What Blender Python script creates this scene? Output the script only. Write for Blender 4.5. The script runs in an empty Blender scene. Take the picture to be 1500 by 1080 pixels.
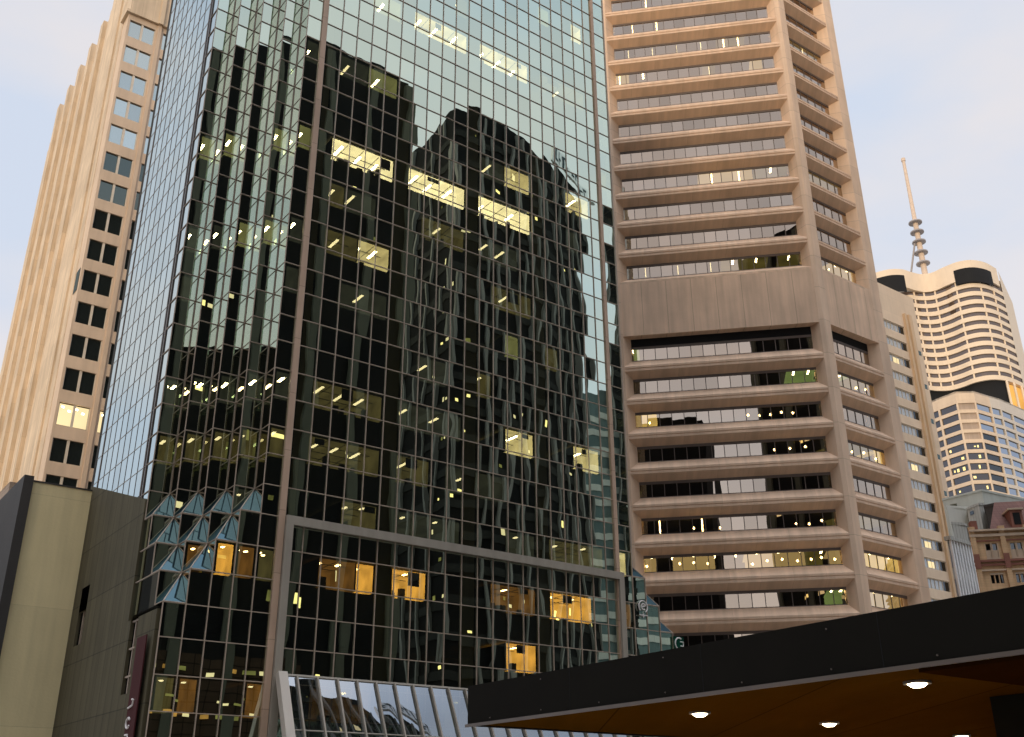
import bpy, math, random
from mathutils import Vector, Matrix
random.seed(7)
R = math.radians
scn = bpy.context.scene
COL = scn.collection

# ------------------------------------------------------------------ camera
FPX, PITCH, ROLL = 1511.82, R(23.889), R(-0.36517)
CAMZ = 1.6
cp, sp, cr, sr = math.cos(PITCH), math.sin(PITCH), math.cos(ROLL), math.sin(ROLL)
FWD = Vector((0, cp, sp)); UP0 = Vector((0, -sp, cp)); RT0 = Vector((1, 0, 0))
RT = RT0 * cr + UP0 * sr; UP = UP0 * cr - RT0 * sr
cam = bpy.data.cameras.new('camera'); camo = bpy.data.objects.new('camera', cam); COL.objects.link(camo)
camo.matrix_world = Matrix(((RT.x, UP.x, -FWD.x, 0), (RT.y, UP.y, -FWD.y, 0), (RT.z, UP.z, -FWD.z, CAMZ), (0, 0, 0, 1)))
cam.sensor_width = 36; cam.lens = FPX / 1500 * 36; cam.clip_start = 0.1; cam.clip_end = 4000
scn.camera = camo
# ------------------------------------------------------------------ world
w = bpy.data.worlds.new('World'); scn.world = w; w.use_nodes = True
nt = w.node_tree; nt.nodes.clear()
SUN_EL, SUN_AZ = 9.0, -158.0          # azimuth clockwise from +Y (the way the camera looks)
sky = nt.nodes.new('ShaderNodeTexSky'); sky.sky_type = 'NISHITA'; sky.sun_disc = False
sky.sun_elevation = R(SUN_EL); sky.sun_rotation = R(SUN_AZ); sky.dust_density = 2.0; sky.air_density = 1.0
tc = nt.nodes.new('ShaderNodeTexCoord'); mp = nt.nodes.new('ShaderNodeMapping'); mp.inputs['Scale'].default_value = (1.2, 1.2, 3.0)
nz = nt.nodes.new('ShaderNodeTexNoise'); nz.inputs['Scale'].default_value = 2.3; nz.inputs['Detail'].default_value = 6; nz.inputs['Roughness'].default_value = 0.5
rp = nt.nodes.new('ShaderNodeValToRGB'); rp.color_ramp.elements[0].position = 0.40; rp.color_ramp.elements[1].position = 0.62
rp.color_ramp.elements[0].color = (6.3, 6.95, 8.2, 1); rp.color_ramp.elements[1].color = (7.7, 7.45, 7.7, 1)
mx = nt.nodes.new('ShaderNodeMix'); mx.data_type = 'RGBA'; mx.inputs['Factor'].default_value = 0.86
bg = nt.nodes.new('ShaderNodeBackground'); bg.inputs['Strength'].default_value = 0.1
out = nt.nodes.new('ShaderNodeOutputWorld')
L = nt.links.new
L(tc.outputs['Generated'], mp.inputs['Vector']); L(mp.outputs['Vector'], nz.inputs['Vector']); L(nz.outputs['Fac'], rp.inputs['Fac'])
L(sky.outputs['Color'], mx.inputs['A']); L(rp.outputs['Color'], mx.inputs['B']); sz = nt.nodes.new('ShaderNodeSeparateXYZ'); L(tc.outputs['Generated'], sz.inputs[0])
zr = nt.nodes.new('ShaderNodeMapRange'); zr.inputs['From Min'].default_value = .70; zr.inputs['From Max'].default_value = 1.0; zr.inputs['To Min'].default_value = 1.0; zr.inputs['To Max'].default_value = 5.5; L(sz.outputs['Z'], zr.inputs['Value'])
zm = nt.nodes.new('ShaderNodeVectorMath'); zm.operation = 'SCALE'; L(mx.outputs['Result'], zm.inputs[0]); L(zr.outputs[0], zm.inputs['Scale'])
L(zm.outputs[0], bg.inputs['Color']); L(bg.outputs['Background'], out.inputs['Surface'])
# ------------------------------------------------------------------ sun
sl = bpy.data.lights.new('sun', 'SUN'); sl.energy = 1.6; sl.angle = R(18); sl.color = (1.0, 0.78, 0.52)
so = bpy.data.objects.new('sun', sl); COL.objects.link(so)
sdir = Vector((math.sin(R(SUN_AZ)) * math.cos(R(SUN_EL)), math.cos(R(SUN_AZ)) * math.cos(R(SUN_EL)), math.sin(R(SUN_EL))))
so.rotation_euler = sdir.to_track_quat('Z', 'Y').to_euler()
vs = scn.view_settings; vs.view_transform = 'Standard'; vs.look = 'None'; vs.exposure = 0.22; vs.gamma = 1.0; vs.use_curve_mapping = False
scn.cycles.max_bounces = 10; scn.cycles.transparent_max_bounces = 24; scn.cycles.glossy_bounces = 5
scn.cycles.use_denoising = True; scn.cycles.caustics_reflective = False; scn.cycles.sample_clamp_indirect = 4.0

# ------------------------------------------------------------------ materials
def newmat(name):
    m = bpy.data.materials.new(name); m.use_nodes = True; m.node_tree.nodes.clear()
    return m, m.node_tree
def node(t, kind, **kw):
    n = t.nodes.new(kind)
    for k, v in kw.items():
        if k in n.inputs.keys() and not hasattr(n, k): n.inputs[k].default_value = v
        else:
            try: setattr(n, k, v)
            except Exception: n.inputs[k].default_value = v
    return n
def stone(name, col, var=0.12, rough=0.85, joint=None, jw=0.03, jdark=0.55, streak=0.15, scale=0.35, spec=0.3, bump=0.02, flute=None):
    """plaster / concrete / masonry with stains, vertical weather streaks and optional panel joints (metres)"""
    m, t = newmat(name); l = t.links.new
    uv = node(t, 'ShaderNodeUVMap'); bs = node(t, 'ShaderNodeBsdfPrincipled'); o = node(t, 'ShaderNodeOutputMaterial')
    bs.inputs['Roughness'].default_value = rough; bs.inputs['Specular IOR Level'].default_value = spec
    n1 = node(t, 'ShaderNodeTexNoise'); n1.inputs['Scale'].default_value = scale; n1.inputs['Detail'].default_value = 6
    n2 = node(t, 'ShaderNodeTexNoise'); n2.inputs['Scale'].default_value = 1.0; n2.inputs['Detail'].default_value = 5
    mp2 = node(t, 'ShaderNodeMapping'); mp2.inputs['Scale'].default_value = (1.6, 0.12, 1)
    l(uv.outputs['UV'], n1.inputs['Vector']); l(uv.outputs['UV'], mp2.inputs['Vector']); l(mp2.outputs['Vector'], n2.inputs['Vector'])
    def scl(sock, a):     # 1 + (noise-0.5)*a*2
        q = node(t, 'ShaderNodeMath', operation='MULTIPLY_ADD'); l(sock, q.inputs[0]); q.inputs[1].default_value = 2 * a; q.inputs[2].default_value = 1 - a
        return q.outputs[0]
    v = node(t, 'ShaderNodeMath', operation='MULTIPLY'); l(scl(n1.outputs['Fac'], var * 1.6), v.inputs[0]); l(scl(n2.outputs['Fac'], streak * 1.6), v.inputs[1])
    last = v.outputs[0]
    sx = node(t, 'ShaderNodeSeparateXYZ'); l(uv.outputs['UV'], sx.inputs[0])
    hgt = n1.outputs['Fac']
    if joint:
        for ax, per in zip(('X', 'Y'), joint):
            if not per: continue
            d = node(t, 'ShaderNodeMath', operation='DIVIDE'); l(sx.outputs[ax], d.inputs[0]); d.inputs[1].default_value = per
            f = node(t, 'ShaderNodeMath', operation='FRACT'); l(d.outputs[0], f.inputs[0])
            g = node(t, 'ShaderNodeMath', operation='GREATER_THAN'); l(f.outputs[0], g.inputs[0]); g.inputs[1].default_value = jw / per
            h = node(t, 'ShaderNodeMath', operation='MULTIPLY_ADD'); l(g.outputs[0], h.inputs[0]); h.inputs[1].default_value = 1 - jdark; h.inputs[2].default_value = jdark
            k = node(t, 'ShaderNodeMath', operation='MULTIPLY'); l(last, k.inputs[0]); l(h.outputs[0], k.inputs[1]); last = k.outputs[0]
            # a small tone change from panel to panel
            fl = node(t, 'ShaderNodeMath', operation='FLOOR'); l(d.outputs[0], fl.inputs[0])
            wn = node(t, 'ShaderNodeTexWhiteNoise', noise_dimensions='1D'); l(fl.outputs[0], wn.inputs['W'])
            k2 = node(t, 'ShaderNodeMath', operation='MULTIPLY'); l(last, k2.inputs[0]); l(scl(wn.outputs['Value'], 0.045), k2.inputs[1]); last = k2.outputs[0]
    c = node(t, 'ShaderNodeVectorMath', operation='SCALE'); c.inputs[0].default_value = col; l(last, c.inputs['Scale'])
    l(c.outputs[0], bs.inputs['Base Color'])
    bp = node(t, 'ShaderNodeBump'); bp.inputs['Strength'].default_value = 0.5; bp.inputs['Distance'].default_value = bump
    n3 = node(t, 'ShaderNodeTexNoise'); n3.inputs['Scale'].default_value = 6; n3.inputs['Detail'].default_value = 4; l(uv.outputs['UV'], n3.inputs['Vector'])
    l(n3.outputs['Fac'], bp.inputs['Height']); l(bp.outputs[0], bs.inputs['Normal']); l(bs.outputs[0], o.inputs[0])
    return m
def glass(name, gloss, fac, trans, amp=0.006, tilt=0.004, vz=0.4, sc=(0.9, 0.3), rough=0.0, back=None, tone=0.10):
    """coated glazing: a mirror coat with slightly wavy panes over a tinted clear sheet (or a dark backing)"""
    m, t = newmat(name); l = t.links.new
    o = node(t, 'ShaderNodeOutputMaterial'); uv = node(t, 'ShaderNodeUVMap', uv_map='UVMap'); rv = node(t, 'ShaderNodeUVMap', uv_map='rnd')
    ge = node(t, 'ShaderNodeNewGeometry')
    mp2 = node(t, 'ShaderNodeMapping'); mp2.inputs['Scale'].default_value = (sc[0], sc[1], 1); l(uv.outputs['UV'], mp2.inputs['Vector'])
    off = node(t, 'ShaderNodeVectorMath', operation='MULTIPLY'); l(rv.outputs['UV'], off.inputs[0]); off.inputs[1].default_value = (37, 53, 0)
    ad = node(t, 'ShaderNodeVectorMath', operation='ADD'); l(mp2.outputs[0], ad.inputs[0]); l(off.outputs[0], ad.inputs[1])
    nz = node(t, 'ShaderNodeTexNoise'); nz.inputs['Scale'].default_value = 1.0; nz.inputs['Detail'].default_value = 1.0; l(ad.outputs[0], nz.inputs['Vector'])
    s1 = node(t, 'ShaderNodeVectorMath', operation='SUBTRACT'); l(nz.outputs['Color'], s1.inputs[0]); s1.inputs[1].default_value = (.5, .5, .5)
    s2 = node(t, 'ShaderNodeVectorMath', operation='MULTIPLY'); l(s1.outputs[0], s2.inputs[0]); s2.inputs[1].default_value = (amp * 4, amp * 4, amp * 4 * vz)
    t1 = node(t, 'ShaderNodeVectorMath', operation='SUBTRACT'); l(rv.outputs['UV'], t1.inputs[0]); t1.inputs[1].default_value = (.5, .5, 0)
    sep = node(t, 'ShaderNodeSeparateXYZ'); l(t1.outputs[0], sep.inputs[0]); cb = node(t, 'ShaderNodeCombineXYZ')
    l(sep.outputs['X'], cb.inputs['X']); l(sep.outputs['X'], cb.inputs['Y']); l(sep.outputs['Y'], cb.inputs['Z'])
    t2 = node(t, 'ShaderNodeVectorMath', operation='SCALE'); l(cb.outputs[0], t2.inputs[0]); t2.inputs['Scale'].default_value = tilt * 2
    a1 = node(t, 'ShaderNodeVectorMath', operation='ADD'); l(s2.outputs[0], a1.inputs[0]); l(t2.outputs[0], a1.inputs[1])
    a2 = node(t, 'ShaderNodeVectorMath', operation='ADD'); l(a1.outputs[0], a2.inputs[0]); l(ge.outputs['Normal'], a2.inputs[1])
    nn = node(t, 'ShaderNodeVectorMath', operation='NORMALIZE'); l(a2.outputs[0], nn.inputs[0])
    gl = node(t, 'ShaderNodeBsdfGlossy'); gl.inputs['Roughness'].default_value = rough; l(nn.outputs[0], gl.inputs['Normal'])
    # tiny tone difference between panes
    w1 = node(t, 'ShaderNodeMath', operation='MULTIPLY_ADD'); l(sep.outputs['Y'], w1.inputs[0]); w1.inputs[1].default_value = tone; w1.inputs[2].default_value = 1.0
    gc = node(t, 'ShaderNodeVectorMath', operation='SCALE'); gc.inputs[0].default_value = gloss; l(w1.outputs[0], gc.inputs['Scale']); l(gc.outputs[0], gl.inputs['Color'])
    if back:
        tr = node(t, 'ShaderNodeBsdfDiffuse'); tr.inputs['Color'].default_value = (*back, 1)
    else:
        tr = node(t, 'ShaderNodeBsdfTransparent'); tr.inputs['Color'].default_value = (*trans, 1)
    ms = node(t, 'ShaderNodeMixShader'); ms.inputs[0].default_value = fac
    l(tr.outputs[0], ms.inputs[1]); l(gl.outputs[0], ms.inputs[2]); l(ms.outputs[0], o.inputs[0])
    return m
def lit(name, col, s, var=0.35, sc=0.8):
    m, t = newmat(name); l = t.links.new
    o = node(t, 'ShaderNodeOutputMaterial'); e = node(t, 'ShaderNodeEmission'); e.inputs['Color'].default_value = (*col, 1)
    uv = node(t, 'ShaderNodeUVMap', uv_map='UVMap'); nz = node(t, 'ShaderNodeTexNoise'); nz.inputs['Scale'].default_value = sc; nz.inputs['Detail'].default_value = 2
    l(uv.outputs['UV'], nz.inputs['Vector'])
    q = node(t, 'ShaderNodeMath', operation='MULTIPLY_ADD'); l(nz.outputs['Fac'], q.inputs[0]); q.inputs[1].default_value = 3 * var * s; q.inputs[2].default_value = s * (1 - 1.5 * var)
    l(q.outputs[0], e.inputs['Strength']); l(e.outputs[0], o.inputs[0]); return m
def metal(name, col, rough=0.4, mt=0.0, spec=0.5):
    m, t = newmat(name); l = t.links.new
    bs = node(t, 'ShaderNodeBsdfPrincipled'); o = node(t, 'ShaderNodeOutputMaterial'); tcn = node(t, 'ShaderNodeTexCoord')
    nz = node(t, 'ShaderNodeTexNoise'); nz.inputs['Scale'].default_value = 1.3; nz.inputs['Detail'].default_value = 5; l(tcn.outputs['Object'], nz.inputs['Vector'])
    q = node(t, 'ShaderNodeMath', operation='MULTIPLY_ADD'); l(nz.outputs['Fac'], q.inputs[0]); q.inputs[1].default_value = 0.5; q.inputs[2].default_value = 0.75
    c = node(t, 'ShaderNodeVectorMath', operation='SCALE'); c.inputs[0].default_value = col; l(q.outputs[0], c.inputs['Scale']); l(c.outputs[0], bs.inputs['Base Color'])
    bs.inputs['Roughness'].default_value = rough; bs.inputs['Metallic'].default_value = mt; bs.inputs['Specular IOR Level'].default_value = spec
    l(bs.outputs[0], o.inputs[0]); return m

M = {}
M['tealc'] = stone('dull_teal_cladding', (.12, .17, .17))
M['tglass'] = glass('teal_mirror_glass', (.78, .92, .80), .78, (.92, .86, .60), amp=.0026, tilt=.0040, tone=.16)
M['tglassN'] = glass('mirror_glass_return', (.88, .84, .72), .78, (.9, .86, .6), amp=.0012, tilt=.0020)
M['tglassL'] = glass('teal_mirror_glass_side', (.74, .84, .84), .84, (.5, .5, .45), amp=.0012, tilt=.0030)
M['pglass'] = glass('sloped_teal_glass', (.10, .17, .195), .30, (.5, .5, .5), amp=.004, tilt=.03, back=(.02, .038, .045))
M['aglass'] = glass('entrance_glass', (.46, .50, .54), .66, (.6, .62, .5), amp=.003, tilt=.006)
M['bglass'] = glass('bronze_glass', (.66, .55, .455), .70, (.8, .68, .45), amp=.0016, tilt=.0030, tone=.28)
M['mull'] = metal('mullion_metal', (.40, .31, .23), .5)
M['mull_dark'] = metal('mullion_dark', (.14, .105, .085), .5)
M['pillar'] = stone('pillar_cladding', (.52, .36, .25), joint=(0, 3.7), rough=.6)
M['frame'] = stone('belt_cladding', (.34, .30, .24), joint=(0, 0), rough=.6)
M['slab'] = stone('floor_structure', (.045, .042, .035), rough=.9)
M['olivecol'] = stone('column_cladding', (.28, .27, .17), rough=.8)
M['pod'] = stone('podium_stone', (.088, .074, .040), var=.16, joint=(1.25, 3.7), jw=.07, jdark=.55, streak=.25)
M['brown'] = stone('brown_precast', (.71, .50, .345), var=.12, joint=(2.95, 0), jw=.03, jdark=.82, streak=.18)
M['brownp'] = stone('brown_precast_panels', (.71, .50, .345), var=.12, joint=(2.62, 0), jw=.05, jdark=.6, streak=.20)
M['brownpier'] = stone('brown_precast_piers', (.72, .52, .365), var=.11, joint=(0, 3.76), jw=.05, jdark=.72, streak=.14)
M['sand'] = stone('sandstone_panels', (.61, .48, .335), var=.14, joint=(1.3, 3.7), jw=.05, jdark=.86, streak=.26)
M['sandw'] = stone('sandstone_window_wall', (.62, .48, .35), var=.1, streak=.12)
M['olive'] = stone('olive_render', (.74, .62, .35), var=.06, joint=(0, 7.4), jw=.04, jdark=.85, streak=.10)
M['dark'] = stone('dark_cladding', (.045, .04, .035), var=.1, rough=.6)
M['pink'] = stone('pink_stone', (.40, .31, .24), var=.1, joint=(2.4, 3.6), jw=.06, jdark=.8)
M['cream'] = stone('cream_stone', (.64, .50, .36), var=.07, streak=.06, joint=(0, 3.6), jw=.05, jdark=.85)
M['creamp'] = stone('cream_pilaster', (.56, .40, .25), var=.07, streak=.2)
M['white'] = stone('pale_cream_cladding', (.74, .60, .44), var=.05, streak=.04)
M['wgrey'] = stone('pale_grey_cladding', (.56, .50, .42), var=.06, streak=.06)
M['grey'] = stone('grey_render', (.40, .42, .38), var=.1, streak=.1)
M['lgrey'] = stone('light_grey_render', (.56, .57, .52), var=.1, streak=.15)
M['ribgrey'] = stone('ribbed_grey_sheet', (.42, .42, .38), joint=(.5, 0), jw=.12, jdark=.75)
M['brick'] = stone('ochre_brick', (.58, .38, .21), var=.16, joint=(.5, .25), jw=.03, jdark=.85)
M['redb'] = stone('red_brown_stone', (.24, .10, .07), var=.22)
M['trim'] = stone('cream_trim', (.55, .42, .30), var=.1)
M['roof'] = stone('red_slate_roof', (.15, .072, .055), var=.25, joint=(.45, .35), jw=.05, jdark=.75)
M['canfas'] = metal('canopy_fascia_paint', (.010, .0085, .006), .8, spec=.08)
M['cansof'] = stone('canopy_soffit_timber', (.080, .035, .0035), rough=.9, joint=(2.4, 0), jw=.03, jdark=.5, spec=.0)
M['canfas2'] = stone('canopy_soffit_shaded', (.028, .010, .002), rough=.9, spec=.0)
M['cantrim'] = metal('canopy_trim', (.13, .10, .08), .4)
M['asphalt'] = stone('asphalt', (.05, .05, .052), var=.15)
M['paving'] = stone('granite_paving', (.34, .31, .27), joint=(.6, .6), jw=.012, jdark=.7)
M['ground'] = stone('city_ground', (.26, .24, .21))
M['paint'] = stone('road_paint', (.7, .7, .68))
M['rb'] = stone('dark_tower_cladding', (.007, .007, .007), var=.2, rough=.8, spec=.04)
M['fglass'] = glass('dark_office_glass', (.35, .34, .36), .35, (0, 0, 0), amp=.001, tilt=.003, back=(.02, .018, .018))
M['rbglass'] = glass('dark_glass', (.20, .22, .24), .5, (0, 0, 0), amp=.001, tilt=.003, back=(.008, .009, .010))
M['rbrib'] = stone('pale_ribs', (.15, .145, .13), var=.1)
M['rbband'] = stone('dark_bands', (.022, .022, .02), spec=.05); M['cglass'] = glass('brown_balcony_glass', (.5, .42, .38), .30, (0, 0, 0), back=(.085, .062, .05))
M['podfront'] = stone('dark_brown_front', (.035, .022, .014), spec=.05, joint=(1.45, 1.1), jw=.12, jdark=.3); M['rbol'] = stone('olive_piers', (.06, .06, .042), var=.1)
M['dglass'] = glass('dark_window_glass', (.42, .50, .46), .30, (0, 0, 0), amp=.001, tilt=.002, back=(.012, .016, .016))
M['sglass'] = glass('sky_pale_window_glass', (.80, .88, .84), .68, (0, 0, 0), amp=.001, tilt=.004, tone=.3, back=(.10, .11, .10))
M['blue'] = glass('blue_grey_glass', (.62, .68, .78), .62, (0, 0, 0), amp=.001, tilt=.004, back=(.05, .055, .06))
M['pane_pale'] = glass('pale_curtained_glass', (.6, .65, .7), .35, (0, 0, 0), amp=.001, tilt=.01, back=(.42, .40, .35))
M['blind'] = stone('pale_blinds', (.60, .58, .52), joint=(.35, 0), jw=.04, jdark=.7)
M['black'] = stone('black_void', (.01, .01, .01))
M['winframe'] = metal('white_window_frame', (.62, .55, .45), .5)
M['redsign'] = stone('maroon_banner_cloth', (.060, .010, .010), var=.05, streak=.05)
M['lettering'] = metal('white_lettering', (.75, .70, .66), .5)
M['signw'] = stone('white_sign_panel', (.80, .82, .82), var=.04)
M['signb'] = stone('dark_sign_letters', (.03, .05, .06))
M['steel'] = metal('mast_steel', (.62, .48, .36), .5)
M['steel2'] = metal('mast_ring_grey', (.30, .27, .26), .5)
# lamps, and room, blind and wall surfaces that glow in place of lamplight
M['room_bright'] = lit('lit_room_bright', (1.0, .92, .60), 4.0)
M['room_warm'] = lit('lit_room_warm', (1.0, .87, .46), 1.8, .5)
M['room_dim'] = lit('lit_room_dim', (.75, .66, .28), .26, .5)
M['room_green'] = lit('lit_room_green', (.80, .85, .38), .55, .4)
M['room_grey'] = lit('lit_room_grey', (.55, .62, .50), .12, .5)
M['room_orange'] = lit('lit_room_orange', (1.0, .52, .10), 2.4, .5)
M['room_or2'] = lit('lit_room_orange_dim', (1.0, .48, .12), .38, .6)
M['lamp'] = lit('lamp_white', (1.0, .92, .68), 26, .05)
M['lampw'] = lit('lamp_warm', (1.0, .78, .42), 22, .05)
M['lampd'] = lit('lamp_dim', (1.0, .92, .62), 4.0, .05)
M['b_cream'] = lit('lit_blind_cream', (1.0, .78, .42), .95, .2, .25)
M['b_yel'] = lit('lit_blind_yellow', (1.0, .76, .28), 1.7, .35, .5)
M['b_green'] = lit('lit_room_office_green', (.55, .85, .35), .7, .3, .5)
M['b_olive'] = lit('lit_room_olive', (.65, .58, .18), .28, .6, .5)
M['glow'] = lit('orange_glow', (1.0, .50, .12), .9, .4, .1)
M['down'] = lit('downlight_lens', (1.0, .80, .50), 30, .02)

# ------------------------------------------------------------------ mesh helper
class MB:
    def __init__(s): s.v = []; s.f = []; s.r = []
    def face(s, pts, T=None, rnd=None):
        i = len(s.v)
        for p in pts: s.v.append(Vector(T(*p) if T else p))
        s.f.append(list(range(i, i + len(pts)))); s.r.append(rnd or (random.random(), random.random()))
    def box(s, x0, x1, y0, y1, z0, z1, T=None):
        c = [(x0, y0, z0), (x1, y0, z0), (x1, y1, z0), (x0, y1, z0), (x0, y0, z1), (x1, y0, z1), (x1, y1, z1), (x0, y1, z1)]
        rn = (random.random(), random.random())
        for q in ((0, 3, 2, 1), (4, 5, 6, 7), (0, 1, 5, 4), (1, 2, 6, 5), (2, 3, 7, 6), (3, 0, 4, 7)): s.face([c[k] for k in q], T, rn)
    def prism(s, poly, z0, z1, T=None, caps=True):
        n = len(poly); a = sum(poly[i][0] * poly[(i + 1) % n][1] - poly[(i + 1) % n][0] * poly[i][1] for i in range(n))
        if a < 0: poly = poly[::-1]
        for i in range(n):
            p, q = poly[i], poly[(i + 1) % n]
            s.face([(p[0], p[1], z0), (q[0], q[1], z0), (q[0], q[1], z1), (p[0], p[1], z1)], T)
        if caps:
            s.face([(p[0], p[1], z1) for p in poly], T); s.face([(p[0], p[1], z0) for p in poly[::-1]], T)
    def extr(s, prof, s0, s1, T=None):
        """profile of (depth, z) pairs drawn along x from s0 to s1"""
        n = len(prof); a = sum(prof[i][0] * prof[(i + 1) % n][1] - prof[(i + 1) % n][0] * prof[i][1] for i in range(n))
        if a < 0: prof = prof[::-1]
        for i in range(n):
            p, q = prof[i], prof[(i + 1) % n]
            s.face([(s0, p[0], p[1]), (s0, q[0], q[1]), (s1, q[0], q[1]), (s1, p[0], p[1])][::-1], T)
        s.face([(s0, p[0], p[1]) for p in prof[::-1]], T); s.face([(s1, p[0], p[1]) for p in prof], T)
    def wall(s, x0, x1, z0, z1, ops, y=0., depth=.3, T=None):
        """flat wall in the x-z plane with rectangular openings and their reveals"""
        xs = sorted({x0, x1, *[max(x0, min(x1, o[i])) for o in ops for i in (0, 1)]}); zs = sorted({z0, z1, *[max(z0, min(z1, o[i])) for o in ops for i in (2, 3)]})
        for i in range(len(xs) - 1):
            run = None
            for j in range(len(zs) - 1):
                cx, cz = (xs[i] + xs[i + 1]) / 2, (zs[j] + zs[j + 1]) / 2
                hole = any(o[0] < cx < o[1] and o[2] < cz < o[3] for o in ops)
                if not hole: run = (run[0], zs[j + 1]) if run else (zs[j], zs[j + 1])
                if run and (hole or j == len(zs) - 2):
                    s.face([(xs[i], y, run[0]), (xs[i + 1], y, run[0]), (xs[i + 1], y, run[1]), (xs[i], y, run[1])], T); run = None
        for a, b, c, d in ops:
            e = y + depth
            s.face([(a, y, c), (a, e, c), (a, e, d), (a, y, d)], T); s.face([(b, y, c), (b, y, d), (b, e, d), (b, e, c)], T)
            s.face([(a, y, c), (b, y, c), (b, e, c), (a, e, c)], T); s.face([(a, y, d), (a, e, d), (b, e, d), (b, y, d)], T)
    def tube(s, path, rad, n=10, T=None):
        rings = []
        for k, (p, r) in enumerate(zip(path, rad)):
            p = Vector(p); a = Vector(path[max(0, k - 1)]); b = Vector(path[min(len(path) - 1, k + 1)]); d = (b - a).normalized()
            u = d.cross(Vector((0, 1, 0)) if abs(d.y) < .9 else Vector((1, 0, 0))).normalized(); v = d.cross(u)
            rings.append([p + (u * math.cos(2 * math.pi * i / n) + v * math.sin(2 * math.pi * i / n)) * r for i in range(n)])
        for a, b in zip(rings, rings[1:]):
            for i in range(n): s.face([a[i], a[(i + 1) % n], b[(i + 1) % n], b[i]], T)
        s.face(rings[0][::-1], T); s.face(rings[-1], T)
    def build(s, name, mat, parent=None, **props):
        me = bpy.data.meshes.new(name); me.from_pydata([tuple(v) for v in s.v], [], s.f)
        u1 = me.uv_layers.new(name='UVMap'); u2 = me.uv_layers.new(name='rnd')
        li = 0
        for f, rn in zip(s.f, s.r):
            a, b, c = s.v[f[0]], s.v[f[1]], s.v[f[2]]; nn = (b - a).cross(c - a)
            if nn.length: nn.normalize()
            if abs(nn.z) > .75: g = lambda p: (p.x, p.y)
            else:
                t = Vector((-nn.y, nn.x, 0)); t = t.normalized() if t.length else Vector((1, 0, 0)); g = lambda p, t=t: (p.dot(t), p.z)
            for k in f:
                u1.data[li].uv = g(s.v[k]); u2.data[li].uv = rn; li += 1
        me.materials.append(mat); me.update()
        o = bpy.data.objects.new(name, me); COL.objects.link(o)
        if parent: o.parent = parent
        for k, v in props.items(): o[k] = v
        return o
def thing(name, label, cat, loc=(0, 0, 0), rz=0., group=None):
    o = bpy.data.objects.new(name, None); COL.objects.link(o); o.location = loc; o.rotation_euler = (0, 0, rz)
    o['label'] = label; o['category'] = cat
    if group: o['group'] = group
    return o
def polar(az, d): return (math.sin(R(az)) * d, math.cos(R(az)) * d)
def project(P):
    d = Vector(P) - Vector((0, 0, CAMZ)); c = d.dot(FWD)
    if c <= 0: return None
    return 750 + FPX * d.dot(RT) / c, 540 - FPX * d.dot(UP) / c

# ================================================================== GROUND
def sheet(name, x0, x1, y0, y1, z, mat, rz=0, loc=(0, 0, 0)):
    b = MB(); b.face([(x0, y0, z), (x1, y0, z), (x1, y1, z), (x0, y1, z)]); o = b.build(name, mat, kind='structure'); o.location = loc; o.rotation_euler = (0, 0, rz); return o
AF = R(36.602)
A = (-13.369, 58.492, 0.)
sheet('ground', -1500, 1500, -1500, 1500, -0.16, M['ground'])
sheet('road', -200, 200, -33, -19, -0.152, M['asphalt'], AF, A)
for nm, y0, y1 in (('pavement', -19, 5), ('pavement', -75, -33)):
    b = MB(); b.box(-200, 200, y0, y1, -.15, 0); o = b.build(nm, M['paving'], kind='structure'); o.location = A; o.rotation_euler = (0, 0, AF)
b = MB()
for k in range(-30, 30): b.face([(k * 6, -26.08, -.146), (k * 6 + 3, -26.08, -.146), (k * 6 + 3, -25.92, -.146), (k * 6, -25.92, -.146)])
o = b.build('road_marking', M['paint'], kind='structure'); o.location = A; o.rotation_euler = (0, 0, AF)

# ================================================================== GLASS TOWER
S = 60.0
def ZK(k):
    return CAMZ + S * (.9225 - .0617 * (k // 2) - (.0300 if k % 2 else 0))
K0, K1 = -12, 30
XL = [-.16, -1.42, -2.66, -3.89, -5.13, -6.36]         # bay lines left of the pillar
XR = [26.0, 27.45, 28.70, 29.93, 31.17, 32.40]
DY = 1.30; YE = 5 * DY - 1.3
YB = 18.45
BAY = lambda i: .09 + 1.242 * i
gt = thing('glass_tower', 'dark mirror glass office tower with stepped corner, thin tan pillars and sky and tower reflections', 'office tower', A, AF)
def ybay(j, k):
    if k < 19.5: return j * DY
    return max(0, j - (k - 19) + 1) * DY
def segs(k):
    """facade in plan at row k, left to right: (p, q, side)"""
    r = []
    r.append(((XL[5], YB), (XL[5], YE + DY if k < 20 else YE + DY), 'L'))
    ys = [ybay(j, k) for j in range(5)]
    if ys[4] < YE + DY - .01: r.append(((XL[5], YE + DY), (XL[5], ys[4]), 'L2'))
    for j in range(4, -1, -1):
        r.append(((XL[j + 1], ys[j]), (XL[j], ys[j]), 'F'))
        if j and ys[j] != ys[j - 1]: r.append(((XL[j], ys[j]), (XL[j], ys[j - 1]), 'N'))
    r.append(((XL[0], 0), (XR[0], 0), 'M'))
    for j in range(5):
        if j and ys[j] != ys[j - 1]: r.append(((XR[j], ys[j - 1]), (XR[j], ys[j]), 'N'))
        r.append(((XR[j], ys[j]), (XR[j + 1], ys[j]), 'F'))
    r.append(((XR[5], ys[4]), (XR[5], YB), 'R'))
    return r
cA, sA = math.cos(AF), math.sin(AF)
def gw(x, y, z): return (A[0] + x * cA - y * sA, A[1] + x * sA + y * cA, z)
panes = []; vm = {}; tm = {}
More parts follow.
